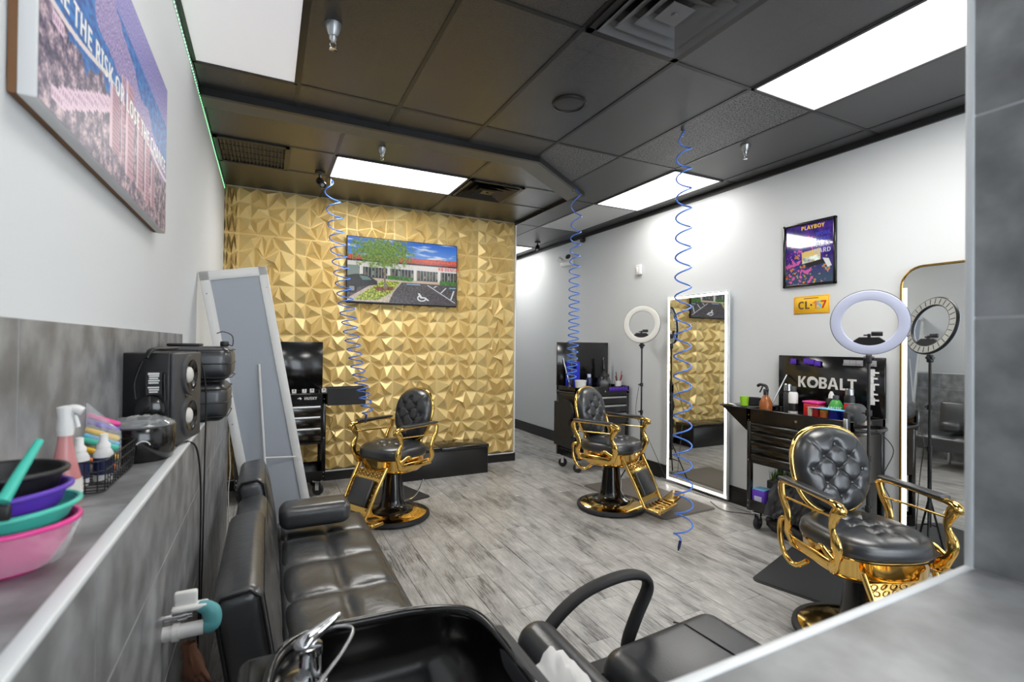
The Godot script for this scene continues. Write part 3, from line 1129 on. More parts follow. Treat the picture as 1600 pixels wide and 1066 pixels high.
func build_wall_things() -> void:
	# wrapped canvas on the left wall
	var cv := thing("canvas_print", "large wrapped canvas of a blue and violet coastal city on left wall", "picture", Vector3(XL + 0.002, 2.162, -1.685), PI / 2)
	part("stretcher_frame", mb().box(Vector3(0, 0, 0.006), Vector3(1.168, 0.546, 0.012)), mats.timber, cv, "bare wooden stretcher frame")
	part("canvas_wrap", mb().rbox(Vector3(0, 0, 0.025), Vector3(1.172, 0.55, 0.026), 0.003), mats.canvas_white, cv, "white wrapped canvas edge")
	var pic := part("print", print_quad(1.166, 0.546), print_material("canvas_ink", canvas_image(), 0.45), cv)
	pic.position.z = 0.0385
	for l in [["TAKE THE RISK OR LOSE THE CHANCE", 0.058, 0.0, -0.03]]:
		var tx := part("lettering", words(l[0], l[1] * 0.82, 0.0006), mats.white_plastic, cv)
		tx.position = Vector3(-0.02, l[3], 0.039)
	# green light string along the left ceiling edge
	var ls := thing("led_strip", "green glowing light strip along the left wall under the ceiling", "light strip")
	part("tape", mb().span(Vector3(XL, 2.985, ZG + 0.03), Vector3(XL + 0.003, 2.997, 0.6)), mats.white_plastic, ls)
	var dots := mb()
	var z := ZG + 0.05
	while z < 0.6:
		dots.box(Vector3(XL + 0.004, 2.991, z), Vector3(0.003, 0.006, 0.006))
		z += 0.033
	part("led_dots", dots, mats.led_green, ls).set_meta("kind", "stuff")
	# television on the gold wall, tilted down a little
	var tv := thing("television", "wide flat television on the gold wall showing a shopping arcade", "television", Vector3(1.389, 2.28, -5.545))
	part("casing", mb().rbox(Vector3(0, 0, -0.012), Vector3(1.262, 0.732, 0.035), 0.006), mats.black_plastic, tv)
	var scr := part("screen", print_quad(1.244, 0.708), print_material("tv_picture", tv_image(), 0.2, true), tv, "lit screen with trees, red roofs and parked car")
	scr.position = Vector3(0, 0.004, 0.0062)
	part("wall_mount", mb().box(Vector3(0, 0, -0.045), Vector3(0.4, 0.3, 0.04)), mats.black_paint, tv)
	var sg := part("screen_sign", words("KB DENTAL", 0.036, 0.0004), mats.red, tv)
	sg.position = Vector3(0.53, 0.072, 0.0068)
	# framed poster and number plate
	var po := thing("framed_poster", "black framed neon poster on the right wall above the yellow plate", "poster", Vector3(XR, 2.247, -2.517), -PI / 2)
	var m := mb()
	for s in [-1, 1]:
		m.rbox(Vector3(s * 0.208, 0, 0.0125), Vector3(0.020, 0.53, 0.025), 0.003, 1)
		m.rbox(Vector3(0, s * 0.255, 0.0125), Vector3(0.436, 0.020, 0.025), 0.003, 1)
	part("frame", m, mats.black_gloss, po)
	var pm := print_material("poster_ink", poster_image(), 0.06)
	pm.clearcoat_enabled = true
	pm.clearcoat = 1.0
	pm.clearcoat_roughness = 0.02
	part("print", print_quad(0.40, 0.494), pm, po).position.z = 0.013
	for l in [["PLAYBOY", 0.040, 0.03, 0.215, mats.yellow], ["WORK", 0.036, 0.115, 0.15, mats.blue], ["HARD", 0.036, 0.115, 0.105, mats.blue], ["PLAY", 0.045, 0.115, 0.062, mats.ring_face], ["HARD", 0.045, 0.11, 0.012, mats.ring_face]]:
		var tx := part("lettering", words(l[0], l[1] * 0.8, 0.0006), l[4], po)
		tx.position = Vector3(l[2], l[3], 0.0136)
	var pl := thing("number_plate", "yellow number plate hung under the framed poster", "number plate", Vector3(XR, 1.829, -2.50), -PI / 2)
	part("plate", mb().rbox(Vector3(0, 0, 0.004), Vector3(0.296, 0.148, 0.004), 0.0019, 1), mats.yellow, pl)
	part("rim", mb().tube(poly_loop(rounded_rect(0.282, 0.134, 0.015), 0.006), 0.0015, 5, true), mats.orange, pl)
	for l in [["CL", -0.062, mats.brown], ["·", 0.0, mats.navy], ["1", 0.034, mats.orange], ["5", 0.064, mats.sky_blue], ["7", 0.10, mats.red]]:
		var tx := part("character", words(l[0], 0.062, 0.002), l[2], pl)
		tx.position = Vector3(l[1], -0.004, 0.007)
	part("caption_print", mb().box(Vector3(0, 0.052, 0.0063), Vector3(0.12, 0.006, 0.0006)), mats.brown, pl)
	# small wall devices
	var ch := thing("wall_chime", "small white plastic box on the right wall above the ring light", "wall device", Vector3(XR, 2.385, -4.57), -PI / 2)
	part("casing", mb().rbox(Vector3(0, 0, 0.018), Vector3(0.095, 0.125, 0.036), 0.016, 3), mats.white_plastic, ch)
	part("button", mb().rbox(Vector3(-0.012, 0.0, 0.038), Vector3(0.030, 0.062, 0.006), 0.0028), mats.trim_white, ch)
	var em := thing("emergency_light", "white emergency light with two lamp heads high on right wall", "emergency light", Vector3(XR, 2.69, -6.12), -PI / 2)
	part("casing", mb().rbox(Vector3(0, 0, 0.035), Vector3(0.27, 0.095, 0.065), 0.01), mats.white_plastic, em)
	for s in [-1, 1]:
		var hd := part("lamp_head", mb().lathe([Vector2(0, -0.03), Vector2(0.03, -0.03), Vector2(0.045, 0.02), Vector2(0.045, 0.032), Vector2(0, 0.032)], 18), mats.white_plastic, em)
		hd.position = Vector3(s * 0.115, 0.055, 0.075)
		hd.rotation = Vector3(1.1, 0, -s * 0.5)
		part("lens", mb().lathe([Vector2(0, 0.034), Vector2(0.04, 0.033)], 18), mats.dark_grey, hd)
	for c in [[Vector3(0.416, YC, -4.80), Vector3(0.2, 0, 1), "black security camera hanging above the gold wall beside the bright panel"], [Vector3(3.643, YC, -6.47), Vector3(-0.6, 0, 0.8), "black security camera hanging at the corridor ceiling"]]:
		security_camera(c[0], c[1], c[2])
	var dc := thing("dome_camera", "tiny round black camera on the right wall at the ceiling", "camera", Vector3(XR - 0.021, 2.955, -5.71), -PI / 2)
	part("body", mb().cyl(Vector3(0, 0, 0), Vector3(0, 0, 0.045), 0.038, 20), mats.black_plastic, dc)
	part("lens", mb().ball(Vector3(0, 0, 0.045), Vector3(0.02, 0.02, 0.012)), mats.dark_grey, dc)


func poly_loop(p: PackedVector2Array, z: float) -> Array:
	var out := []
	for q in p:
		out.append(Vector3(q.x, q.y, z))
	return out


func security_camera(at: Vector3, dir: Vector3, label: String) -> void:
	var t := thing("security_camera", label, "camera", at, atan2(dir.x, dir.z), "security cameras")
	part("mount", mb().lathe([Vector2(0, -0.018), Vector2(0.04, -0.018), Vector2(0.046, 0.0), Vector2(0, 0)], 20), mats.black_plastic, t)
	part("arm", mb().tube(curve_points([Vector3(0, -0.015, 0), Vector3(0, -0.05, 0.0), Vector3(0, -0.08, 0.01)]), 0.011, 8), mats.black_plastic, t)
	var b := part("body", mb().lathe([Vector2(0, -0.06), Vector2(0.03, -0.06), Vector2(0.034, -0.05), Vector2(0.034, 0.06), Vector2(0.03, 0.065), Vector2(0, 0.055)], 20), mats.black_gloss, t)
	b.position = Vector3(0, -0.10, 0.03)
	b.rotation = Vector3(PI / 2 + 0.6, 0, 0)
	part("lens", mb().lathe([Vector2(0, 0.063), Vector2(0.018, 0.060)], 16), mats.steel, b)


func build_mirrors() -> void:
	# tall lit mirror standing against the right wall
	lit_mirror(Vector3(3.942, 0.02, -3.665), 0.80, 2.0, "tall rectangular mirror with lit white border on right wall")
	var rm := thing("arched_mirror", "tall mirror with rounded corners, thin gold frame and light bar by right pillar", "mirror", Vector3(3.945, 0.0, -1.424), -PI / 2)
	var out := rounded_rect(0.85, 2.02, 0.13, 8)
	var tr := Transform3D(Basis(Vector3(1, 0, 0), 0.0), Vector3(0, 0, 0)) * Transform3D(Basis.IDENTITY, Vector3(0, 1.024, 0))
	var f := mb()
	f.X = tr
	part("frame", f.tube(poly_loop(out, 0.0), 0.009, 8, true), mats.dark_gold, rm)
	var gl := mb()
	gl.X = tr
	part("glass", gl.prism(rounded_rect(0.842, 2.012, 0.128, 8), -0.006, 0.002), mats.mirror, rm)
	var lb := mb()
	lb.X = tr
	part("light_bar", lb.box(Vector3(-0.403, -0.04, 0.004), Vector3(0.022, 1.82, 0.004)), mats.led_white, rm, "glowing white vertical light bar")
	# white framed standing mirror seen from behind, leaning on the left wall
	var sm := thing("standing_mirror", "white framed floor mirror turned away, leaning against left wall", "mirror", Vector3(-0.045, 0.012, -3.63))
	sm.rotation = Vector3(0, 0.05, 0.179)
	var w := 0.385
	var h := 1.93
	var fr := mb()
	for s in [0, 1]:
		fr.rbox(Vector3(s * (w - 0.055) + 0.0275, h / 2, 0), Vector3(0.055, h, 0.032), 0.004, 1)
		fr.rbox(Vector3(w / 2, s * (h - 0.06) + 0.03, 0), Vector3(w, 0.06, 0.032), 0.004, 1)
	part("frame", fr, mats.white_plastic, sm)
	part("back_board", mb().span(Vector3(0.045, 0.05, -0.008), Vector3(w - 0.045, h - 0.05, 0.004)), mats.grey_board, sm)
	part("glass", mb().span(Vector3(0.045, 0.05, -0.013), Vector3(w - 0.045, h - 0.05, -0.008)), mats.mirror, sm)
	for p in [Vector3(0.022, 1.79, 0.0), Vector3(w - 0.022, 1.79, 0.0), Vector3(0.022, 0.95, 0)]:
		part("screw", mb().cyl(p + Vector3(0, 0, 0.014), p + Vector3(0, 0, 0.019), 0.005, 8), mats.steel, sm)
	var lg := mb()
	lg.tube([Vector3(0.235, 1.30, 0.012), Vector3(0.14, 0.50, 0.10), Vector3(0.105, 0.22, 0.135)], 0.0075, 8)
	part("prop_leg", lg, mats.white_plastic, sm)
	part("cross_rod", mb().tube([Vector3(0.165, 0.70, 0.078), Vector3(0.345, 0.645, 0.020)], 0.006, 8), mats.white_plastic, sm)


func lit_mirror(at: Vector3, w: float, h: float, label: String) -> void:
	var t := thing("lit_mirror", label, "mirror", at, -PI / 2)
	part("backing", mb().rbox(Vector3(0, h / 2, 0), Vector3(w, h, 0.028), 0.003, 1), mats.metal_edge, t)
	part("glass", mb().box(Vector3(0, h / 2, 0.0145), Vector3(w - 0.012, h - 0.012, 0.003)), mats.mirror, t)
	var m := mb()
	var o := 0.026
	for s in [-1, 1]:
		m.box(Vector3(s * (w / 2 - o), h / 2, 0.0165), Vector3(0.024, h - 0.022, 0.002))
		m.box(Vector3(0, h / 2 + s * (h / 2 - o), 0.0165), Vector3(w - 0.022, 0.024, 0.002))
	part("light_border", m, mats.led_white, t, "glowing white border")


# ---------------------------------------------------------------- tool carts
func tool_cart(label: String, at: Vector3, turn: float, w: float, d: float, h: float, lid_h: float, drawers: Array, handle: Material, side_handle: int) -> Node3D:
	var t := thing("tool_cart", label, "tool cart", at, turn, "black rolling tool carts")
	var bk: Material = mats.black_gloss
	for sx in [-1, 1]:
		for sz in [-1, 1]:
			var p := mb()
			p.rbox(Vector3(sx * (w / 2 - 0.018), (0.15 + h) / 2, sz * (d / 2 - 0.018)), Vector3(0.036, h - 0.15, 0.036), 0.004, 1)
			var po := part("post", p, bk, t)
			for y in [0.19, 0.23, h - 0.05, h - 0.09, 0.56]:
				part("bolt", mb().cyl(Vector3(sx * (w / 2 - 0.018), y, sz * (d / 2 - 0.001)), Vector3(sx * (w / 2 - 0.018), y, sz * (d / 2 + 0.003)), 0.006, 8), mats.chrome, po)
	# open tray on top
	var tr := mb()
	tr.box(Vector3(0, h - 0.045, 0), Vector3(w - 0.01, 0.010, d - 0.01))
	for s in [-1, 1]:
		tr.box(Vector3(s * (w / 2 - 0.004), h - 0.05, 0), Vector3(0.008, 0.10, d))
		tr.box(Vector3(0, h - 0.05, s * (d / 2 - 0.004)), Vector3(w, 0.10, 0.008))
		tr.rbox(Vector3(0, h, s * (d / 2 - 0.008)), Vector3(w, 0.012, 0.018), 0.004, 1)
		tr.rbox(Vector3(s * (w / 2 - 0.008), h, 0), Vector3(0.018, 0.012, d), 0.004, 1)
	part("top_tray", tr, bk, t)
	part("keyhole", mb().cyl(Vector3(0.02, h - 0.05, d / 2), Vector3(0.02, h - 0.05, d / 2 + 0.006), 0.010, 12), mats.chrome, t)
	# drawer case
	var low: float = h - 0.11
	for q in drawers:
		low -= q
	part("case", mb().span(Vector3(-w / 2 + 0.006, low - 0.012, -d / 2 + 0.006), Vector3(w / 2 - 0.006, h - 0.104, d / 2 - 0.012)), mats.black_paint, t)
	var y: float = h - 0.108
	for q in drawers:
		var dr := part("drawer", mb().rbox(Vector3(0, y - q / 2, d / 2 - 0.004), Vector3(w - 0.084, q - 0.008, 0.018), 0.003, 1), bk, t)
		part("handle", mb().rbox(Vector3(0, y - 0.017, d / 2 + 0.010), Vector3(w - 0.10, 0.020, 0.014), 0.005, 2), handle, dr)
		y -= q
	# bottom shelf
	var sh := mb()
	sh.box(Vector3(0, 0.165, 0), Vector3(w - 0.01, 0.008, d - 0.01))
	for s in [-1, 1]:
		sh.box(Vector3(s * (w / 2 - 0.004), 0.20, 0), Vector3(0.006, 0.085, d - 0.01))
		sh.box(Vector3(0, 0.20, s * (d / 2 - 0.004)), Vector3(w - 0.01, 0.085, 0.006))
	part("bottom_shelf", sh, bk, t)
	# raised lid
	part("lid", mb().rbox(Vector3(0, h + lid_h / 2, -d / 2 + 0.008), Vector3(w + 0.012, lid_h, 0.020), 0.004, 1), bk, t)
	part("lid_strut", mb().cyl(Vector3(-w / 2 + 0.05, h - 0.03, 0.02), Vector3(-w / 2 + 0.075, h + lid_h * 0.62, -d / 2 + 0.025), 0.007, 8), mats.steel, t)
	for sx in [-1, 1]:
		for sz in [-1, 1]:
			var c := mb()
			c.X = Transform3D(Basis(Vector3.UP, (0.95 if turn == 0.0 else 0.35) + 0.15 * sx), Vector3(sx * (w / 2 - 0.06), 0, sz * (d / 2 - 0.06)))
			c.box(Vector3(0, 0.135, 0), Vector3(0.07, 0.010, 0.07)).box(Vector3(-0.021, 0.092, 0), Vector3(0.004, 0.085, 0.034)).box(Vector3(0.021, 0.092, 0), Vector3(0.004, 0.085, 0.034))
			var ca := part("caster", c, mats.chrome, t)
			var wl := mb()
			wl.X = c.X * Transform3D(Basis(Vector3(0, 0, 1), PI / 2), Vector3(0, 0.052, 0))
			wl.lathe([Vector2(0.0, -0.017), Vector2(0.044, -0.017), Vector2(0.052, -0.010), Vector2(0.052, 0.010), Vector2(0.044, 0.017), Vector2(0, 0.017)], 24)
			part("wheel", wl, mats.rubber, ca)
	if side_handle:
		var sx := signf(side_handle)
		var pts := []
		for k in range(9):
			var a := PI * k / 8.0
			pts.append(Vector3(sx * (w / 2 + 0.075 * sin(a)), h - 0.06, -(d / 2 - 0.05) * cos(a)))
		part("push_handle", mb().tube(pts, 0.012, 10), mats.rubber, t)
	return t


func lathe_thing(called: String, label: String, category: String, at: Vector3, parts: Array, group := "") -> Node3D:
	var t := thing(called, label, category, at, 0.0, group)
	for p in parts:
		part(p[0], mb().lathe(p[1], 20), p[2], t)
	return t


func v2(a: Array) -> Array:
	return a.map(func(p): return Vector2(p[0], p[1]))


func can_shape(r: float, h: float) -> Array:
	return v2([[0, 0], [r * 0.94, 0], [r, 0.004], [r, h * 0.82], [r * 0.86, h * 0.88], [r * 0.45, h * 0.91], [r * 0.45, h * 0.92]])


func cap_shape(r: float, y0: float, y1: float) -> Array:
	return v2([[r, y0], [r, y1 - 0.004], [r * 0.85, y1], [0, y1]])


func build_carts() -> void:
	var c1 := tool_cart("black tool cart with raised lid behind the leaning white mirror", Vector3(0.135, 0, -5.28), 0.0, 0.77, 0.44, 0.985, 0.50, [0.10, 0.11, 0.15], mats.handle_silver, 0)
	part("brand_lettering", words("HUSKY", 0.026, 0.002), mats.white_plastic, c1).position = Vector3(0.245, 0.945, 0.222)
	part("brand_mark", mb().prism(PackedVector2Array([Vector2(-0.028, 0), Vector2(0, 0.014), Vector2(0.012, 0.0), Vector2(0, -0.012), Vector2(-0.006, 0.0)]), 0, 0.002), mats.white_plastic, c1).position = Vector3(0.155, 0.945, 0.222)
	var bin := thing("side_bin", "black open bin hung on the right of the cart by gold wall", "bin", Vector3(0.716, 0.865, -5.18))
	var m := mb()
	for s in [-1, 1]:
		m.box(Vector3(s * 0.178, 0.083, 0), Vector3(0.006, 0.166, 0.19))
		m.box(Vector3(0, 0.083, s * 0.095), Vector3(0.362, 0.166, 0.006))
	m.box(Vector3(0, 0.003, 0), Vector3(0.362, 0.006, 0.19))
	part("box", m, mats.cloth_black, bin)
	part("hook", mb().box(Vector3(-0.185, 0.14, 0.05), Vector3(0.014, 0.05, 0.02)).box(Vector3(-0.185, 0.14, -0.05), Vector3(0.014, 0.05, 0.02)), mats.steel, bin)
	part("rim", mb().tube(poly_loop_xz(rounded_rect(0.366, 0.196, 0.01, 2), 0.166), 0.004, 6, true), mats.dark_grey, bin)
	var gi := 0
	for g in [[0.235, "4", 0.0], [0.325, "2", 0.01], [0.395, "A", 0.03], [0.50, "4", 0.02]]:
		clipper_guard(Vector3(g[0], 0.996, -5.075 - g[2]), 0.0, mats.white_plastic, ["white clipper guard standing next to the leaning mirror edge", "white clipper guard second from the leaning mirror on the cart edge", "white clipper guard with an A on the cart edge", "white number four clipper guard at the right of the cart edge"][gi], 0.045, "white clipper guards on the cart edge", g[1])
		gi += 1

	# cart by the right wall
	var c2 := tool_cart("black tool cart with silver drawer pulls behind the middle barber chair", Vector3(3.565, 0, -4.93), 0.0, 0.76, 0.44, 0.985, 0.53, [0.10, 0.10, 0.13], mats.handle_silver, -1)
	c2.set_meta("category", "tool cart")
	var hold := mb()
	hold.X = Transform3D(Basis(Vector3.UP, -PI / 2), Vector3(3.158, 0, -4.955))
	var outl := PackedVector2Array([Vector2(-0.17, 0.28), Vector2(0.20, 0.28), Vector2(0.20, 0.42), Vector2(0.22, 0.44), Vector2(0.215, 0.53), Vector2(0.15, 0.55), Vector2(0.15, 0.60), Vector2(0.20, 0.64), Vector2(0.22, 0.70), Vector2(0.21, 0.76), Vector2(0.17, 0.81), Vector2(0.11, 0.835), Vector2(0.0, 0.835), Vector2(-0.08, 0.80), Vector2(-0.17, 0.80)])
	solo("clipper_rack", hold.prism(outl, -0.01, 0.02), mats.rubber, "black notched panel hung on the side of the cart by right wall", "rack")
	var y0 := 0.9455
	var bp := thing("blue_case", "violet blue flat case with handle slot on the right wall cart", "case", Vector3(3.38, y0, -5.09), 0.1)
	var bm := mb()
	bm.box(Vector3(0, 0.12, 0), Vector3(0.20, 0.24, 0.03))
	for s in [-1, 1]:
		bm.box(Vector3(s * 0.075, 0.27, 0), Vector3(0.05, 0.06, 0.03))
	bm.box(Vector3(0, 0.31, 0), Vector3(0.20, 0.025, 0.03))
	part("panel", bm, mats.blue, bp)
	lathe_thing("white_tub", "white tub on the cart in front of the violet blue case", "tub", Vector3(3.34, y0, -4.86), [["body", v2([[0, 0], [0.06, 0], [0.066, 0.10], [0, 0.10]]), mats.white_plastic], ["lid", v2([[0.069, 0.10], [0.069, 0.118], [0, 0.12]]), mats.trim_white]])
	lathe_thing("spray_can", "clear bottle of blue liquid beside the violet blue case", "bottle", Vector3(3.49, y0, -4.90), [["body", can_shape(0.034, 0.16), mats.navy], ["cap", cap_shape(0.022, 0.147, 0.185), mats.ring_face]])
	lathe_thing("dark_bottle", "slim black bottle at left end of the right wall cart", "bottle", Vector3(3.285, y0, -4.98), [["body", can_shape(0.030, 0.22), mats.black_plastic], ["cap", cap_shape(0.016, 0.20, 0.34), mats.black_gloss]])
	lathe_thing("dark_bottle", "tall thin black bottle behind the round glass jar", "bottle", Vector3(3.82, y0, -5.05), [["body", can_shape(0.022, 0.25), mats.black_plastic], ["cap", cap_shape(0.020, 0.23, 0.38), mats.black_gloss]])
	var jar := lathe_thing("glass_jar", "round smoky glass jar with domed black lid on the cart", "jar", Vector3(3.71, y0, -4.90), [["bowl", v2([[0, 0], [0.07, 0.0], [0.088, 0.05], [0.086, 0.10], [0.066, 0.142], [0.062, 0.155]]), mats.smoke_glass], ["lid", v2([[0.072, 0.155], [0.072, 0.165], [0.05, 0.19], [0.022, 0.205], [0.012, 0.222], [0.020, 0.238], [0, 0.25]]), mats.black_plastic]])
	part("contents", mb().ball(Vector3(0, 0.06, 0), Vector3(0.06, 0.055, 0.06)), mats.foam_grey, jar)
	var cup := lathe_thing("tool_cup", "small white cup of combs and brushes at cart corner by wall", "cup", Vector3(3.88, y0, -4.84), [["cup", v2([[0, 0], [0.036, 0], [0.042, 0.10], [0.039, 0.10], [0.033, 0.006]]), mats.white_plastic]])
	for k in [[0.02, 0.03, mats.red], [-0.03, 0.02, mats.brown], [0.05, -0.02, mats.black_plastic], [-0.01, -0.03, mats.brown]]:
		part("brush", mb().cyl(Vector3(k[0] * 0.3, 0.02, k[1] * 0.3), Vector3(k[0] * 1.6, 0.19 + k[1], k[1]), 0.005, 8), k[2], cup)
	var rl := ["purple clipper guard at the left of the row of six", "purple clipper guard second in the row of six", "purple clipper guard third in the row of six", "purple clipper guard fourth in the row of six", "purple clipper guard fifth in the row of six", "purple clipper guard at the right of the row of six"]
	for k in 6:
		clipper_guard(Vector3(3.66 + 0.047 * k, 0.94, -4.702), 0.1 * (k % 2), mats.purple, rl[k], 0.05, "purple clipper guards on the cart front", "")

	# wide cart with lettered lid
	var c3 := tool_cart("wide black tool cart with lettered open lid along the right wall", Vector3(3.735, 0, -2.345), -PI / 2, 0.80, 0.42, 0.975, 0.435, [0.075, 0.075, 0.10, 0.065], mats.black_gloss, 1)
	var kb := part("brand_lettering", words("KOBALT", 0.088, 0.003), mats.ring_white, c3)
	kb.position = Vector3(-0.01, 1.197, -0.19)
	part("lettering_disc", mb().prism(superellipse(0.040, 0.042, 2.0, 28), 0.0, 0.004), mats.ring_white, c3).position = Vector3(-0.105, 1.197, -0.191)
	part("hexagon_mark", mb().prism(superellipse(0.024, 0.024, 2.0, 6), 0.0, 0.006), mats.black_gloss, c3).position = Vector3(-0.105, 1.197, -0.188)
	var tray := thing("side_tray", "flat black folding tray at the left end of the lettered cart", "tray", Vector3(3.735, 0.955, -2.885), -PI / 2)
	part("plate", mb().rbox(Vector3(0, 0.02, 0), Vector3(0.27, 0.012, 0.42), 0.004, 1), mats.black_gloss, tray)
	for bz in [0.195, -0.203]:
		part("bracket", mb().prism(PackedVector2Array([Vector2(0.132, 0.014), Vector2(-0.11, 0.014), Vector2(0.132, -0.16)]), bz, bz + 0.008), mats.black_gloss, tray)
	var top3 := 0.981
	lathe_thing("lime_cup", "lime green small cup on the side tray", "cup", Vector3(3.64, top3, -2.86), [["cup", v2([[0, 0], [0.030, 0], [0.036, 0.075], [0.033, 0.075], [0.026, 0.005]]), mats.lime]])
	lathe_thing("dark_dish", "dark round dish behind the lime cup on side tray", "dish", Vector3(3.80, top3, -2.90), [["dish", v2([[0, 0], [0.062, 0], [0.068, 0.055], [0.063, 0.055], [0.056, 0.006]]), mats.rubber]])
	var y3 := 0.9355
	var sb := lathe_thing("spray_bottle", "amber spray bottle with black trigger on the lettered cart", "bottle", Vector3(3.635, y3, -2.655), [["body", v2([[0, 0], [0.045, 0], [0.048, 0.01], [0.048, 0.09], [0.03, 0.13], [0.016, 0.15], [0.016, 0.16]]), mats.amber], ["collar", cap_shape(0.019, 0.155, 0.20), mats.black_plastic]])
	part("trigger_head", mb().tube(curve_points([Vector3(-0.01, 0.19, 0.02), Vector3(0, 0.225, 0.0), Vector3(0, 0.235, -0.05), Vector3(0, 0.22, -0.075)]), 0.012, 8).tube([Vector3(0, 0.22, -0.03), Vector3(0, 0.17, -0.055)], 0.006, 6), mats.black_plastic, sb)
	var wc := lathe_thing("aerosol_can", "white aerosol can with dark cap beside the open lid strut", "can", Vector3(3.66, y3, -2.44), [["body", can_shape(0.033, 0.22), mats.white_plastic], ["cap", cap_shape(0.022, 0.198, 0.24), mats.dark_grey]])
	part("label_band", mb().lathe(v2([[0.0335, 0.05], [0.0335, 0.11]]), 20), mats.black_plastic, wc)
	lathe_thing("chrome_can", "dark can with chrome top behind the white aerosol", "can", Vector3(3.74, y3, -2.54), [["body", can_shape(0.030, 0.21), mats.dark_grey], ["cap", cap_shape(0.026, 0.195, 0.25), mats.chrome]])
	var rt := thing("red_tub", "red square tub with pale lid in the middle of the cart top", "tub", Vector3(3.65, y3, -2.27))
	part("body", mb().rbox(Vector3(0, 0.065, 0), Vector3(0.10, 0.13, 0.11), 0.012), mats.red, rt)
	part("lid", mb().rbox(Vector3(0, 0.137, 0), Vector3(0.108, 0.016, 0.118), 0.006), mats.pink, rt)
	lathe_thing("wooden_brush", "pale wooden brush handle in front of the red tub", "brush", Vector3(3.585, y3, -2.26), [["handle", v2([[0, 0], [0.012, 0], [0.014, 0.05], [0.016, 0.085], [0.012, 0.10], [0, 0.102]]), mats.skin_tape]])
	lathe_thing("yellow_tin", "small orange and yellow tin right of the red tub", "tin", Vector3(3.63, y3, -2.185), [["body", v2([[0, 0], [0.027, 0], [0.027, 0.075], [0, 0.075]]), mats.orange], ["lid", v2([[0.028, 0.075], [0.028, 0.092], [0, 0.092]]), mats.yellow]])
	lathe_thing("pomade_bottle", "black bottle with white pointed cap near lid centre", "bottle", Vector3(3.725, y3, -2.19), [["body", v2([[0, 0], [0.040, 0], [0.042, 0.01], [0.042, 0.13], [0.030, 0.165], [0.018, 0.172]]), mats.black_plastic], ["cap", v2([[0.02, 0.17], [0.018, 0.195], [0.008, 0.22], [0, 0.222]]), mats.white_plastic]])
	var bb := lathe_thing("disinfectant_bottle", "blue bottle with green top and white lettering on cart", "bottle", Vector3(3.66, y3, -2.12), [["body", v2([[0, 0], [0.044, 0], [0.046, 0.01], [0.046, 0.10]]), mats.blue], ["shoulder", v2([[0.046, 0.10], [0.046, 0.125], [0.03, 0.16], [0.018, 0.17]]), mats.green], ["cap", cap_shape(0.02, 0.168, 0.20), mats.dark_grey]])
	var wt := part("lettering", words("ARCTIC", 0.018, 0.002), mats.white_plastic, bb)
	wt.position = Vector3(-0.043, 0.112, 0.016)
	wt.rotation.y = -1.15
	var cc := lathe_thing("spray_can", "dark spray can with blue lettering right of the blue bottle", "can", Vector3(3.735, y3, -2.07), [["body", can_shape(0.033, 0.23), mats.black_plastic], ["cap", cap_shape(0.026, 0.205, 0.25), mats.steel]])
	part("label_band", mb().lathe(v2([[0.0335, 0.09], [0.0335, 0.15]]), 20), mats.sky_blue, cc)
	solo("red_card", mb().rbox(Vector3(0, 0.075, 0), Vector3(0.012, 0.15, 0.07), 0.004), mats.red, "upright red packet at the right end of the cart top", "packet", Vector3(3.675, y3, -2.035), 0.3)
	solo("blue_cloth", mb().grid(func(u, v): return Vector3((u - 0.5) * 0.10, 0.106 + 0.006 * sin(u * 9.0) * sin(v * 7.0), (v - 0.5) * 0.26), 8, 12), mats.sky_blue, "pale blue folded sheet along the cart front edge", "sheet", Vector3(3.59, y3, -2.13))
	var hd := thing("hair_clipper", "grey hair clipper case with lever hanging at cart corner", "clipper", Vector3(3.625, y3, -1.968))
	part("body", mb().rbox(Vector3(0, 0.09, 0), Vector3(0.14, 0.14, 0.10), 0.045, 4), mats.dark_grey, hd)
	part("grip", mb().rbox(Vector3(-0.120, 0.02, 0.01), Vector3(0.03, 0.19, 0.035), 0.012, 3), mats.black_plastic, hd)
	part("neck", mb().rbox(Vector3(-0.09, 0.085, 0.01), Vector3(0.07, 0.03, 0.03), 0.01, 2), mats.dark_grey, hd)
	part("blade", mb().rbox(Vector3(-0.138, 0.0, 0.01), Vector3(0.008, 0.13, 0.028), 0.003, 1), mats.steel, hd)
	for g in [[1.372, -2.61, mats.purple, "purple clipper guard alone at the top left of open lid"], [1.376, -2.50, mats.purple, "purple clipper guard left of the pair high on open lid"], [1.372, -2.46, mats.purple, "purple clipper guard middle of the three high on open lid"], [1.362, -2.41, mats.purple, "purple clipper guard right of the pair high on open lid"], [1.375, -2.19, mats.foam_grey, "grey clipper guard first in the row high on open lid"], [1.375, -2.145, mats.foam_grey, "grey clipper guard second in the row high on open lid"], [1.375, -2.10, mats.foam_grey, "grey clipper guard third in the row high on open lid"], [1.375, -2.01, mats.foam_grey, "grey clipper guard last in the row behind the ring stand"]]:
		clipper_guard(Vector3(3.915, g[0] - 0.03, g[1]), -PI / 2, g[2], g[3], 0.05, "clipper guards on the open lid", "")
	for k in 5:
		solo("white_comb", mb().box(Vector3.ZERO, Vector3(0.006, 0.05 + 0.01 * (k % 2), 0.035)).box(Vector3(0, 0.01 * (k % 3), 0.03), Vector3(0.004, 0.012, 0.03)), mats.white_plastic, ["white plastic comb topmost on the right of open lid", "white plastic comb second from top on open lid", "white plastic comb third from top on open lid", "white plastic comb fourth from top on open lid", "white plastic comb lowest on the right of open lid"][k], "comb", Vector3(3.922, 1.30 - 0.052 * k, -2.02 - 0.008 * (k % 2)), 0.0, "white combs on the open lid")
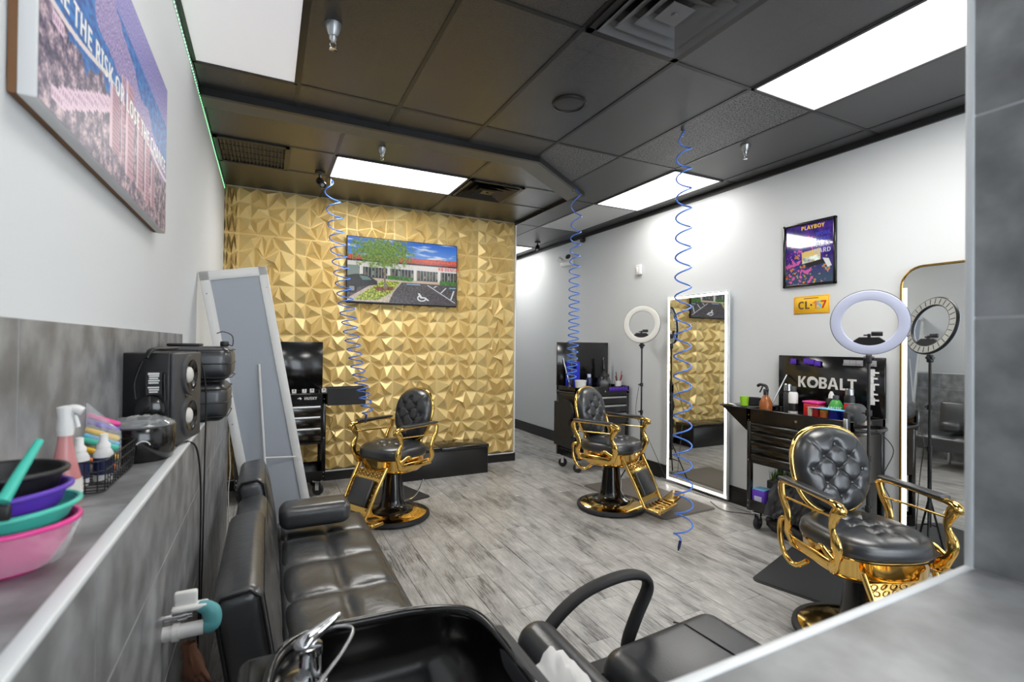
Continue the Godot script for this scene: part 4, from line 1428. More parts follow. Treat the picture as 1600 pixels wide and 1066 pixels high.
	# things on the lower shelf
	var gp := thing("artificial_grass", "tuft of artificial grass in a dark pot under the cart", "plant", Vector3(3.82, 0.169, -2.60))
	part("pot", mb().rbox(Vector3(0, 0.10, 0), Vector3(0.14, 0.20, 0.26), 0.01), mats.rubber, gp)
	var bl := mb()
	bl.flat()
	var rng := RandomNumberGenerator.new()
	rng.seed = 9
	for k in 220:
		var p := Vector3(rng.randf_range(-0.06, 0.06), 0.20, rng.randf_range(-0.125, 0.125))
		var d := Vector3(rng.randf_range(-0.03, 0.03), rng.randf_range(0.06, 0.11), rng.randf_range(-0.03, 0.03))
		var s := Vector3(rng.randf_range(-1, 1), 0, rng.randf_range(-1, 1)).normalized() * 0.004
		bl.tri(p - s, p + s, p + d)
	part("blades", bl, mats.grass, gp).set_meta("kind", "stuff")
	var pb := thing("product_box", "purple printed box on the lower shelf of lettered cart", "box", Vector3(3.60, 0.169, -2.66), 0.15)
	part("carton", mb().rbox(Vector3(0, 0.08, 0), Vector3(0.12, 0.16, 0.10), 0.003, 1), mats.purple, pb)
	part("top_face", mb().box(Vector3(0, 0.1605, 0), Vector3(0.118, 0.002, 0.098)), mats.sky_blue, pb)
	part("label", mb().box(Vector3(-0.0605, 0.07, 0.0), Vector3(0.002, 0.08, 0.06)), mats.ring_face, pb)
	var nz := noise(77, 2.2, 3)
	solo("barber_cape", mb().grid(func(u, v): return Vector3(-0.13 + 0.05 * sin(v * 5.0) - 0.05 * (1.0 - u), u * 0.30 + 0.02 * nz.get_noise_2d(u * 3.0, v * 9.0), -0.23 + v * 0.46) + Vector3(0.10 * u * u + 0.03 * nz.get_noise_2d(u * 2.0 + 9.0, v * 12.0) + 0.02 * sin(v * 26.0), 0, 0), 14, 36), mats.cloth_black, "crumpled black barber cape stuffed on the lower cart shelf", "cape", Vector3(3.64, 0.172, -2.31))
	solo("black_bag", mb().grid(func(u, v): return Vector3(0.11 * cos(u * TAU) * sin(v * PI) * (1.0 + 0.25 * nz.get_noise_2d(u * 6.0, v * 5.0)), 0.075 - 0.075 * cos(v * PI), 0.27 * sin(u * TAU) * sin(v * PI) * (1.0 + 0.25 * nz.get_noise_2d(u * 5.0 + 4.0, v * 6.0))), 24, 12), mats.cloth_black, "crumpled black bag lying on the floor under lettered cart", "bag", Vector3(3.63, 0.0, -2.36))


func poly_loop_xz(p: PackedVector2Array, y: float) -> Array:
	var out := []
	for q in p:
		out.append(Vector3(q.x, y, q.y))
	return out


func clipper_guard(at: Vector3, turn: float, mat: Material, label: String, s: float, group: String, mark: String) -> void:
	var t := thing("clipper_guard", label, "clipper guard", at, turn, group)
	var m := mb()
	m.box(Vector3(0, s * 0.42, 0), Vector3(s * 0.84, s * 0.84, s * 0.18))
	for k in 5:
		m.box(Vector3((k - 2) * s * 0.17, s * 0.16, s * 0.18), Vector3(s * 0.07, s * 0.32, s * 0.3))
	part("body", m, mat, t)
	if mark:
		part("mark", words(mark, s * 0.45, 0.001), mats.black_plastic, t).position = Vector3(0, s * 0.58, s * 0.095)


# ---------------------------------------------------------------- barber chairs
func oval_band(a: float, b: float, n: float, prof: Array, seg := 48) -> MB:
	# prof: Vector2(outset, y)
	var m := mb()
	var base := superellipse(1.0, 1.0, n, seg)
	for j in range(prof.size() - 1):
		if j == 0 or absf((prof[j] - prof[j - 1]).angle_to(prof[j + 1] - prof[j])) > 0.7:
			m.smooth()
		for k in seg:
			var q := []
			for s in [[j, k], [j, (k + 1) % seg], [j + 1, (k + 1) % seg], [j + 1, k]]:
				var p := base[s[1]]
				var o: Vector2 = prof[s[0]]
				q.append(Vector3(p.x * (a + o.x), o.y, p.y * (b + o.x)))
			m.quad(q[0], q[3], q[2], q[1])
	return m


func make_barber_chair() -> Node3D:
	var t := thing("barber_chair", "", "chair")
	var gold: Material = mats.gold
	part("base_rim", mb().lathe(v2([[0.27, 0.0], [0.305, 0.0], [0.312, 0.012], [0.308, 0.030], [0.290, 0.038], [0.280, 0.034]]), 56), mats.rubber, t, "black rubber rim")
	part("base_plate", mb().lathe(v2([[0.284, 0.034], [0.255, 0.046], [0.20, 0.058], [0.15, 0.064], [0, 0.064]]), 56), gold, t)
	part("pedestal", mb().lathe(v2([[0.172, 0.060], [0.172, 0.074], [0.155, 0.088], [0.120, 0.098], [0.106, 0.118], [0.098, 0.16], [0.068, 0.39], [0.060, 0.43], [0, 0.43]]), 40), mats.black_gloss, t)
	part("pump_lever", mb().tube(curve_points([Vector3(0.06, 0.12, -0.06), Vector3(0.13, 0.17, -0.14), Vector3(0.16, 0.30, -0.20)]), 0.006, 8), mats.chrome, t)
	# seat frame and cushion
	part("seat_frame", oval_band(0.243, 0.232, 2.6, v2([[-0.10, 0.40], [-0.035, 0.405], [-0.012, 0.425], [0.0, 0.445], [0.004, 0.515], [0.010, 0.523], [0.004, 0.532], [-0.03, 0.534]])), gold, t)
	part("seat_underside", mb().lathe(v2([[0, 0.405], [0.16, 0.405], [0.16, 0.43], [0, 0.43]]), 24), mats.black_plastic, t)
	var bts := [Vector2(-0.09, -0.04), Vector2(0, -0.04), Vector2(0.09, -0.04), Vector2(-0.045, 0.06), Vector2(0.045, 0.06), Vector2(-0.045, -0.13), Vector2(0.045, -0.13)]
	var crs := []
	for i in bts.size():
		for j in range(i):
			if bts[i].distance_to(bts[j]) < 0.125:
				crs.append([bts[i], bts[j]])
	for i in [0, 2, 3, 4, 5, 6]:
		crs.append([bts[i], bts[i] * 2.6])
	var seat := tufted(0.252, 0.252, 2.7, 0.062, bts, crs, 0.020)
	var sp := part("seat_cushion", mb_bag(seat, 0.252, 0.252, 2.7, 0.05), mats.leather, t)
	sp.transform = Transform3D(Basis(Vector3(1, 0, 0), -PI / 2), Vector3(0, 0.575, 0.0))
	for b in bts:
		part("button", mb().ball(Vector3(b.x, b.y, 0.040), Vector3(0.009, 0.009, 0.006), 10, 6), mats.leather, sp)
	# back
	var bb := [Vector2(0, 0.132), Vector2(-0.070, 0.070), Vector2(0.070, 0.070), Vector2(-0.138, 0.004), Vector2(0, 0.004), Vector2(0.138, 0.004), Vector2(-0.070, -0.068), Vector2(0.070, -0.068), Vector2(0, -0.138)]
	var cr := []
	for pr in [[0, 1], [0, 2], [1, 3], [1, 4], [2, 4], [2, 5], [3, 6], [4, 6], [4, 7], [5, 7], [6, 8], [7, 8]]:
		cr.append([bb[pr[0]], bb[pr[1]]])
	for pr in [[0, Vector2(0, 0.26)], [1, Vector2(-0.14, 0.165)], [2, Vector2(0.14, 0.165)], [3, Vector2(-0.22, 0.005)], [5, Vector2(0.22, 0.005)], [6, Vector2(-0.13, -0.15)], [7, Vector2(0.13, -0.15)], [8, Vector2(0, -0.24)]]:
		cr.append([bb[pr[0]], pr[1]])
	var back := Node3D.new()
	back.name = "backrest"
	t.add_child(back, true)
	back.transform = Transform3D(Basis(Vector3(1, 0, 0), -0.20), Vector3(0, 0.842, -0.235))
	part("back_cushion", tufted(0.206, 0.226, 2.35, 0.085, bb, cr, 0.028, 40, 128, 0.06), mats.leather, back)
	for b in bb:
		part("button", mb().ball(Vector3(b.x, b.y, 0.060), Vector3(0.011, 0.011, 0.007), 10, 6), mats.leather, back)
	var rim := []
	for p in superellipse(0.211, 0.231, 2.35, 56):
		rim.append(Vector3(p.x * (1.0 + 0.06 * p.y / 0.231), p.y, -0.004))
	part("back_rim", mb().tube(rim, 0.013, 10, true), gold, back, "polished gold rim")
	part("back_shell", mb().ball(Vector3(0, 0, -0.006), Vector3(0.203, 0.222, 0.035), 40, 12), gold, back)
	part("back_post", mb().tube(curve_points([Vector3(-0.09, -0.16, -0.03), Vector3(-0.10, -0.26, -0.03), Vector3(-0.10, -0.37, 0.02)]), 0.016, 8), gold, back)
	part("back_post", mb().tube(curve_points([Vector3(0.09, -0.16, -0.03), Vector3(0.10, -0.26, -0.03), Vector3(0.10, -0.37, 0.02)]), 0.016, 8), gold, back)
	# arms
	for s in [-1.0, 1.0]:
		var arm := Node3D.new()
		arm.name = "armrest"
		t.add_child(arm, true)
		var x: float = s * 0.285
		part("arm_rail", mb().tube(curve_points([Vector3(x * 0.97, 0.765, -0.245), Vector3(x, 0.785, -0.20), Vector3(x, 0.792, -0.05), Vector3(x, 0.79, 0.10), Vector3(x, 0.785, 0.19), Vector3(x, 0.768, 0.225), Vector3(x, 0.745, 0.222)], 4), [0.012, 0.013, 0.014, 0.015, 0.016, 0.016, 0.017, 0.017, 0.017, 0.018, 0.018, 0.019, 0.019, 0.020, 0.021, 0.022, 0.023, 0.024, 0.025, 0.025, 0.026, 0.026, 0.025, 0.023, 0.018], 10, false, 0.75, Vector3.UP), gold, arm)
		part("arm_pad", mb().rbox(Vector3(x, 0.803, -0.03), Vector3(0.058, 0.018, 0.38), 0.0085, 3), mats.leather, arm)
		part("front_post", mb().tube(curve_points([Vector3(x, 0.765, 0.205), Vector3(x, 0.715, 0.175), Vector3(x, 0.665, 0.165), Vector3(x, 0.61, 0.19), Vector3(x * 0.98, 0.555, 0.195), Vector3(x * 0.95, 0.50, 0.165), Vector3(x * 0.92, 0.46, 0.13)], 4), [0.024, 0.028, 0.030, 0.029, 0.027, 0.024, 0.022, 0.020, 0.019, 0.019, 0.021, 0.025, 0.029, 0.031, 0.030, 0.027, 0.024, 0.022, 0.023, 0.027, 0.032, 0.034, 0.034, 0.03, 0.024], 10, false, 0.6, Vector3(1, 0, 0)), gold, arm)
		part("rear_post", mb().tube(curve_points([Vector3(x * 0.98, 0.765, -0.235), Vector3(x, 0.70, -0.215), Vector3(x, 0.64, -0.175), Vector3(x, 0.58, -0.165), Vector3(x * 0.95, 0.52, -0.19), Vector3(x * 0.88, 0.46, -0.16)], 4), 0.0235, 10, false, 0.6, Vector3(1, 0, 0)), gold, arm)
		part("side_plate", mb().rbox(Vector3(x * 0.905, 0.475, -0.02), Vector3(0.018, 0.055, 0.34), 0.008, 2), gold, arm)
		part("scroll", mb().tube(curve_points([Vector3(x * 0.98, 0.535, 0.06), Vector3(x * 0.99, 0.555, 0.09), Vector3(x, 0.535, 0.14), Vector3(x, 0.52, 0.18)]), 0.013, 8), gold, arm)
		part("tie_bar", mb().tube([Vector3(x * 0.96, 0.715, 0.17), Vector3(x * 0.96, 0.70, -0.19)], 0.006, 8), gold, arm)
	part("recline_lever", mb().tube(curve_points([Vector3(-0.27, 0.59, -0.17), Vector3(-0.285, 0.575, -0.225), Vector3(-0.29, 0.48, -0.225), Vector3(-0.29, 0.40, -0.18), Vector3(-0.28, 0.375, -0.11), Vector3(-0.255, 0.42, -0.05)]), 0.013, 10), gold, t)
	# footrest
	var ft := Node3D.new()
	ft.name = "footrest"
	t.add_child(ft, true)
	for s in [-1.0, 1.0]:
		part("rail", mb().tube([Vector3(s * 0.175, 0.475, 0.215), Vector3(s * 0.168, 0.30, 0.315), Vector3(s * 0.155, 0.115, 0.405)], 0.016, 8, false, 0.7, Vector3(1, 0, 0)), gold, ft)
	var tr := Transform3D(Basis(Vector3(1, 0, 0), -0.49), Vector3(0, 0.295, 0.318))
	var plate := mb()
	plate.X = tr
	plate.box(Vector3(0, 0, -0.010), Vector3(0.31, 0.33, 0.006))
	part("calf_plate", plate, gold, ft)
	var fil := mb()
	fil.X = tr
	for k in 26:
		var u := fmod(k * 0.618, 1.0)
		var c: Vector3
		if k < 14:
			c = Vector3(-0.14 + 0.28 * (k % 7) / 6.0, 0.125 + 0.026 * (k / 7), -0.004)
		else:
			c = Vector3(-0.135 if k % 2 else 0.135, -0.13 + 0.22 * (k - 14) / 11.0, -0.004)
		var lp := []
		for q in 8:
			lp.append(c + Vector3(0.017 * cos(TAU * q / 8), 0.011 * sin(TAU * q / 8 + u), 0))
		fil.tube(lp, 0.0032, 4, true)
	var fo := part("filigree", fil, mats.dark_gold, ft, "fine gold scrollwork")
	fo.set_meta("kind", "stuff")
	var pad := mb()
	pad.X = tr
	part("calf_pad", pad.rbox(Vector3(0, -0.015, 0.010), Vector3(0.225, 0.215, 0.034), 0.014, 3), mats.leather, ft)
	var fp := mb()
	fp.X = Transform3D(Basis(Vector3(1, 0, 0), 0.10), Vector3(0, 0.105, 0.46))
	part("foot_plate", fp.rbox(Vector3(0, 0, 0), Vector3(0.32, 0.014, 0.16), 0.005, 1), gold, ft)
	var tread := mb()
	tread.X = fp.X
	for k in 5:
		tread.rbox(Vector3(-0.12 + 0.06 * k, 0.009, 0), Vector3(0.030, 0.006, 0.13), 0.0025, 1)
	part("tread", tread, mats.dark_gold, ft).set_meta("kind", "stuff")
	part("toe_bar", mb().tube([Vector3(-0.165, 0.10, 0.54), Vector3(0.165, 0.10, 0.54)], 0.014, 10), gold, ft)
	var wing := mb()
	wing.X = Transform3D(Basis(Vector3(0, 0, 1), 0.16), Vector3(0.27, 0.125, 0.47))
	part("flip_plate", wing.rbox(Vector3(0, 0, 0), Vector3(0.23, 0.030, 0.12), 0.013, 2), mats.dark_gold, ft)
	return t


# closes a tufted top into a full cushion with rounded sides hanging below it
func mb_bag(m: MB, a: float, b: float, n: float, deep: float) -> MB:
	var seg := 112
	var o := superellipse(1.0, 1.0, n, seg)
	var prof := [Vector2(1.0, 0.0), Vector2(1.015, -deep * 0.35), Vector2(1.0, -deep * 0.75), Vector2(0.94, -deep)]
	m.smooth()
	for j in 3:
		for k in seg:
			var k2 := (k + 1) % seg
			var p: Vector2 = prof[j]
			var q: Vector2 = prof[j + 1]
			m.quad(Vector3(o[k].x * a * p.x, o[k].y * b * p.x, p.y), Vector3(o[k].x * a * q.x, o[k].y * b * q.x, q.y), Vector3(o[k2].x * a * q.x, o[k2].y * b * q.x, q.y), Vector3(o[k2].x * a * p.x, o[k2].y * b * p.x, p.y))
	m.flat()
	for k in range(1, seg - 1):
		m.tri(Vector3(o[0].x * a, o[0].y * b, -deep), Vector3(o[k + 1].x * a, o[k + 1].y * b, -deep), Vector3(o[k].x * a, o[k].y * b, -deep))
	return m


func build_chairs() -> void:
	var first := make_barber_chair()
	var spots := [
		[Vector3(0.975, 0, -4.20), 152.0, "gold and black tufted barber chair in front of the gold wall"],
		[Vector3(2.835, 0, -3.62), 68.0, "gold and black tufted barber chair facing the tall lit mirror"],
		[Vector3(2.70, 0, -1.43), 113.0, "nearest gold and black tufted barber chair beside the lettered cart"]]
	for i in 3:
		var c: Node3D = first
		if i:
			c = first.duplicate()
			c.name = numbered("barber_chair")
			add_child(c)
		c.position = spots[i][0] + Vector3(0, 0.009, 0)
		c.rotation.y = deg_to_rad(90.0 - spots[i][1])
		tag(c, spots[i][2], "chair", "gold barber chairs")
		if i == 2:
			# this one is pumped down a little
			for ch in c.get_children():
				if not ch.name.begins_with("base") and not ch.name.begins_with("pump"):
					ch.position.y -= 0.042
	# anti-fatigue mats
	floor_mat(Vector3(0.74, 0, -4.70), 1.28, 0.62, 0.305, mats.mat_rubber, "dark rubber floor mat under the chair at the gold wall")
	floor_mat(Vector3(3.34, 0, -3.74), 0.66, 1.16, 0.03, mats.mat_worn, "worn grey brown floor mat in front of the tall lit mirror")
	floor_mat(Vector3(3.28, 0, -1.80), 0.82, 0.90, 0.284, mats.mat_rubber, "dark rubber floor mat under the nearest barber chair")
	# long black bench at the gold wall
	var b := thing("storage_bench", "low black storage bench along the foot of gold wall", "bench", Vector3(1.73, 0, -5.375))
	part("box", mb().rbox(Vector3(0, 0.145, 0), Vector3(1.14, 0.29, 0.34), 0.004, 1), mats.black_paint, b)
	for s in [-1, 1]:
		part("lid", mb().rbox(Vector3(s * 0.29, 0.313, 0.005), Vector3(0.578, 0.046, 0.365), 0.012, 2), mats.black_gloss, b)


func floor_mat(at: Vector3, w: float, d: float, turn: float, mat: Material, label: String) -> void:
	var m := mb()
	m.X = Transform3D(Basis(Vector3(1, 0, 0), -PI / 2), Vector3.ZERO)
	m.prism(rounded_rect(w, d, 0.05), 0.0005, 0.005)
	m.prism(rounded_rect(w - 0.03, d - 0.03, 0.04), 0.005, 0.009)
	solo("floor_mat", m, mat, label, "floor mat", at, turn, "floor mats under the barber chairs")


# ---------------------------------------------------------------- sofa bed
func quilt(u: float, v: float, cols: float, rows: float, amp: float) -> float:
	var a := absf(fmod(u * cols, 1.0) - 0.5) * 2.0
	var b := absf(fmod(v * rows, 1.0) - 0.5) * 2.0
	return amp * (1.0 - pow(a, 6.0)) * (1.0 - pow(b, 6.0)) - amp


func build_sofa() -> void:
	var t := thing("sofa_bed", "black leather sofa bed along the tiled half wall", "sofa")
	var lt: Material = mats.sofa_leather
	# seat: two long rows of quilted squares
	var z0 := -3.28
	var z1 := -1.52
	var x0 := 0.06
	var x1 := 0.56
	var seat := func(u, v):
		var e := pow(absf(u - 0.5) * 2.0, 10.0)
		var f := pow(absf(v - 0.5) * 2.0, 24.0)
		return Vector3(lerpf(x0, x1, u), 0.425 - 0.05 * e - 0.04 * f + quilt(u, v, 2.0, 5.0, 0.018) + 0.006 * sin(v * 40.0 + 3.0 * sin(u * 5.0)) * 0.4, lerpf(z0, z1, v))
	var sm := mb().grid(func(u, v): return seat.call(v, u), 90, 28)
	sm.rbox(Vector3((x0 + x1) / 2, 0.315, (z0 + z1) / 2), Vector3(x1 - x0, 0.17, z1 - z0), 0.03, 3)
	part("seat", sm, lt, t)
	# back in three sections, the middle one is the fold-down tray
	var tilt := 0.16
	for s in [[-3.26, -2.74, 0.80, "back_section"], [-2.735, -2.285, 0.735, "centre_section"], [-2.28, -1.53, 0.80, "back_section"]]:
		var m := mb()
		m.X = Transform3D(Basis(Vector3(0, 0, 1), tilt), Vector3(0.02, 0.37, 0))
		var hh: float = s[2] - 0.37
		m.rbox(Vector3(-0.02, hh / 2, (s[0] + s[1]) / 2), Vector3(0.13, hh, s[1] - s[0]), 0.038, 4)
		var face := func(u, v):
			return Vector3(0.046 + quilt(u, v, 2.0, 1.0, 0.012) + 0.012, lerpf(0.03, hh - 0.035, v), lerpf(s[1] - 0.03, s[0] + 0.03, u))
		m.grid(face, 28, 20)
		var o := part(s[3], m, lt, t)
		if s[3] == "back_section":
			var pp := mb()
			pp.X = m.X
			pp.tube([Vector3(-0.075, 0.02, s[1] - 0.004), Vector3(-0.075, hh - 0.03, s[1] - 0.004), Vector3(-0.055, hh - 0.004, s[1] - 0.006), Vector3(0.015, hh - 0.004, s[1] - 0.006), Vector3(0.038, hh - 0.03, s[1] - 0.004), Vector3(0.038, 0.02, s[1] - 0.004)], 0.005, 6)
			part("piping", pp, mats.black_plastic, o)
	# far arm bolster
	part("arm_bolster", mb().rbox(Vector3(0.255, 0.525, -2.98), Vector3(0.37, 0.125, 0.20), 0.05, 5), lt, t)
	part("end_plate", mb().box(Vector3(-0.005, 0.34, -1.505), Vector3(0.05, 0.10, 0.02)), mats.steel, t)
	for p in [Vector3(0.50, 0, -3.15), Vector3(0.50, 0, -1.70), Vector3(0.02, 0, -3.15), Vector3(0.02, 0, -1.70)]:
		part("leg", mb().cyl(p, p + Vector3(0, 0.24, 0), 0.018, 12), mats.chrome, t)
	# folding hinge on the near end
	var h := part("hinge", mb().box(Vector3(0.085, 0.485, -1.508), Vector3(0.034, 0.24, 0.012)), mats.steel, t, "bare metal folding hinge")
	h.rotation.z = 0.0
	part("hinge_arm", mb().box(Vector3(0.125, 0.42, -1.498), Vector3(0.026, 0.20, 0.010)), mats.steel, t)
	part("hinge_bolt", mb().cyl(Vector3(0.10, 0.50, -1.50), Vector3(0.10, 0.50, -1.475), 0.017, 14), mats.chrome, t)
	part("hinge_bolt", mb().cyl(Vector3(0.06, 0.61, -1.50), Vector3(0.06, 0.61, -1.48), 0.012, 12), mats.black_plastic, t)


# ---------------------------------------------------------------- wash basin and its chair
func build_wash_station() -> void:
	var t := thing("wash_basin", "glossy black shampoo basin with chrome tap in the foreground", "basin", Vector3(0.22, 0, -0.82))
	var bl: Material = mats.black_gloss
	# bowl: outline in x, z, deepest in the middle; the neck rest dips on the right
	var a := 0.218
	var b := 0.235
	var rim_y := func(th): return 0.90 + 0.012 * cos(th * 2.0) - 0.035 * exp(-pow(angle_difference(th, 0.0) / 0.5, 2.0)) + 0.02 * exp(-pow(angle_difference(th, -2.0) / 0.9, 2.0))
	var shell := func(u, v):
		var th: float = u * TAU
		var p := Vector2(signf(cos(th)) * pow(absf(cos(th)), 2.0 / 3.2), signf(sin(th)) * pow(absf(sin(th)), 2.0 / 3.2))
		var y: float = rim_y.call(th)
		if v < 0.55:
			var k: float = 1.0 - v / 0.55
			var r := 1.0 - 0.62 * pow(k, 2.2)
			return Vector3(p.x * (a - 0.012) * r, lerpf(y, 0.70, pow(k, 0.8)), p.y * (b - 0.012) * r)
		elif v < 0.65:
			return Vector3(p.x * lerpf(a - 0.012, a + 0.006, (v - 0.55) / 0.1), y + 0.006 * sin((v - 0.55) / 0.1 * PI), p.y * lerpf(b - 0.012, b + 0.006, (v - 0.55) / 0.1))
		var k2: float = (v - 0.65) / 0.35
		var r2 := 1.0 - 0.55 * pow(k2, 1.8)
		return Vector3(p.x * (a + 0.006) * r2, lerpf(y, 0.66, k2), p.y * (b + 0.006) * r2)
	part("bowl", mb().grid(func(u, v): return shell.call(1.0 - u, v), 64, 40), bl, t)
	part("bowl_floor", mb().lathe(v2([[0, 0.698], [0.10, 0.702]]), 24), bl, t)
	part("drain", mb().lathe(v2([[0, 0.706], [0.03, 0.706], [0.034, 0.702]]), 20), mats.chrome, t)
	part("column", mb().rbox(Vector3(-0.02, 0.34, 0.0), Vector3(0.22, 0.68, 0.26), 0.03, 3), bl, t)
	# tap deck at the left with a lever mixer
	part("tap_deck", mb().rbox(Vector3(-0.195, 0.875, -0.06), Vector3(0.13, 0.05, 0.30), 0.022, 4), bl, t)
	var tap := Node3D.new()
	tap.name = "mixer_tap"
	t.add_child(tap, true)
	part("tap_body", mb().lathe(v2([[0.028, 0.885], [0.028, 0.893], [0.019, 0.90], [0.018, 0.938], [0.020, 0.944], [0.019, 0.955], [0, 0.958]]), 24, Vector3(-0.146, 0, -0.096)), mats.chrome, tap)
	part("lever", mb().tube(curve_points([Vector3(-0.166, 0.948, -0.094), Vector3(-0.152, 0.960, -0.102), Vector3(-0.128, 0.970, -0.112), Vector3(-0.094, 0.984, -0.124)]), [0.010, 0.014, 0.0165, 0.0175, 0.0175, 0.017, 0.0165, 0.016, 0.015, 0.014, 0.013, 0.012, 0.0115, 0.0105, 0.0095, 0.0085, 0.0072, 0.006, 0.0042], 12, false, 0.75, Vector3.UP), mats.chrome, tap)
	part("spout_cap", mb().lathe(v2([[0.023, 0.885], [0.023, 0.918], [0.020, 0.925], [0, 0.927]]), 24, Vector3(-0.168, 0, -0.066)), mats.chrome, tap)
	part("deck_rim", mb().tube(curve_points([Vector3(-0.225, 0.902, 0.0), Vector3(-0.215, 0.904, -0.11), Vector3(-0.188, 0.905, -0.20), Vector3(-0.13, 0.907, -0.225), Vector3(-0.062, 0.907, -0.205), Vector3(-0.085, 0.905, -0.14), Vector3(-0.13, 0.903, -0.07), Vector3(-0.15, 0.902, 0.0)], 6), 0.0045, 8), mats.steel, t)
	part("neck_cushion", mb().rbox(Vector3(0.222, 0.835, -0.01), Vector3(0.036, 0.10, 0.25), 0.016, 4), mats.dark_grey, t, "grey rubber neck cushion")
	# the chair in front of it
	var c := thing("wash_chair", "black padded shampoo chair with looped arm in front of basin", "chair", Vector3(0.64, 0, -1.02))
	var back := mb()
	back.X = Transform3D(Basis(Vector3(0, 0, 1), 0.42), Vector3(0.21, 0.40, 0))
	back.rbox(Vector3(-0.045, 0.15, 0), Vector3(0.125, 0.36, 0.50), 0.060, 6)
	part("backrest", back, mats.leather, c)
	var sd := mb()
	sd.X = back.X
	sd.tube([Vector3(0.012, 0.22, -0.20), Vector3(0.019, 0.22, 0.0), Vector3(0.012, 0.22, 0.20)], 0.0025, 5)
	part("back_seam", sd, mats.black_plastic, c)
	var seat := mb()
	seat.X = Transform3D(Basis(Vector3(0, 0, 1), 0.06), Vector3(0.53, 0.465, 0))
	seat.rbox(Vector3(0.02, 0, 0), Vector3(0.50, 0.15, 0.52), 0.072, 6)
	part("seat", seat, mats.leather, c)
	var se := mb()
	se.X = seat.X
	se.tube([Vector3(0.10, 0.055, -0.25), Vector3(0.10, 0.076, -0.19), Vector3(0.11, 0.077, 0.0), Vector3(0.10, 0.076, 0.19)], 0.0025, 5)
	part("seat_seam", se, mats.black_plastic, c)
	for s in [-1, 1]:
		var zz: float = s * 0.30
		part("arm", mb().tube(curve_points([Vector3(0.10, 0.50, zz), Vector3(0.16, 0.60, zz), Vector3(0.28, 0.675, zz), Vector3(0.43, 0.70, zz), Vector3(0.525, 0.685, zz), Vector3(0.555, 0.64, zz), Vector3(0.51, 0.56, zz), Vector3(0.47, 0.48, zz), Vector3(0.46, 0.42, zz)], 5), 0.026, 10, false, 0.62, Vector3(0, 0, 1) * 0.0 + Vector3.ZERO), mats.rubber, c)
		part("arm_link", mb().box(Vector3(0.30, 0.43, s * 0.27), Vector3(0.36, 0.03, 0.06)), mats.black_plastic, c)
	part("pedestal", mb().cyl(Vector3(0.50, 0.02, 0), Vector3(0.50, 0.42, 0), 0.04, 20), mats.chrome, c)
	part("base", mb().lathe(v2([[0, 0], [0.27, 0], [0.27, 0.01], [0.06, 0.04], [0, 0.04]]), 40, Vector3(0.50, 0, 0)), mats.chrome, c)
	var nz := noise(91, 3.0, 2)
	solo("white_towel", mb().grid(func(u, v): return Vector3(lerpf(-0.075, 0.075, u) * (1.0 - 0.2 * v), 0.02 + 0.10 * sin(v * PI * 0.55) * (1.0 - 0.45 * absf(u - 0.68) * 2.0) + 0.01 * nz.get_noise_2d(u * 4.0, v * 4.0), lerpf(0.16, -0.06, v)), 14, 14), mats.towel, "crumpled white towel between the basin and its chair", "towel", Vector3(0.565, 0.675, -0.90))


# ---------------------------------------------------------------- things on the tiled ledge
func ring_strip(c: Vector3, r0: float, r1: float, y: float, seg := 24) -> MB:
	return mb().lathe(v2([[r0, y], [r1, y]]), seg, c)


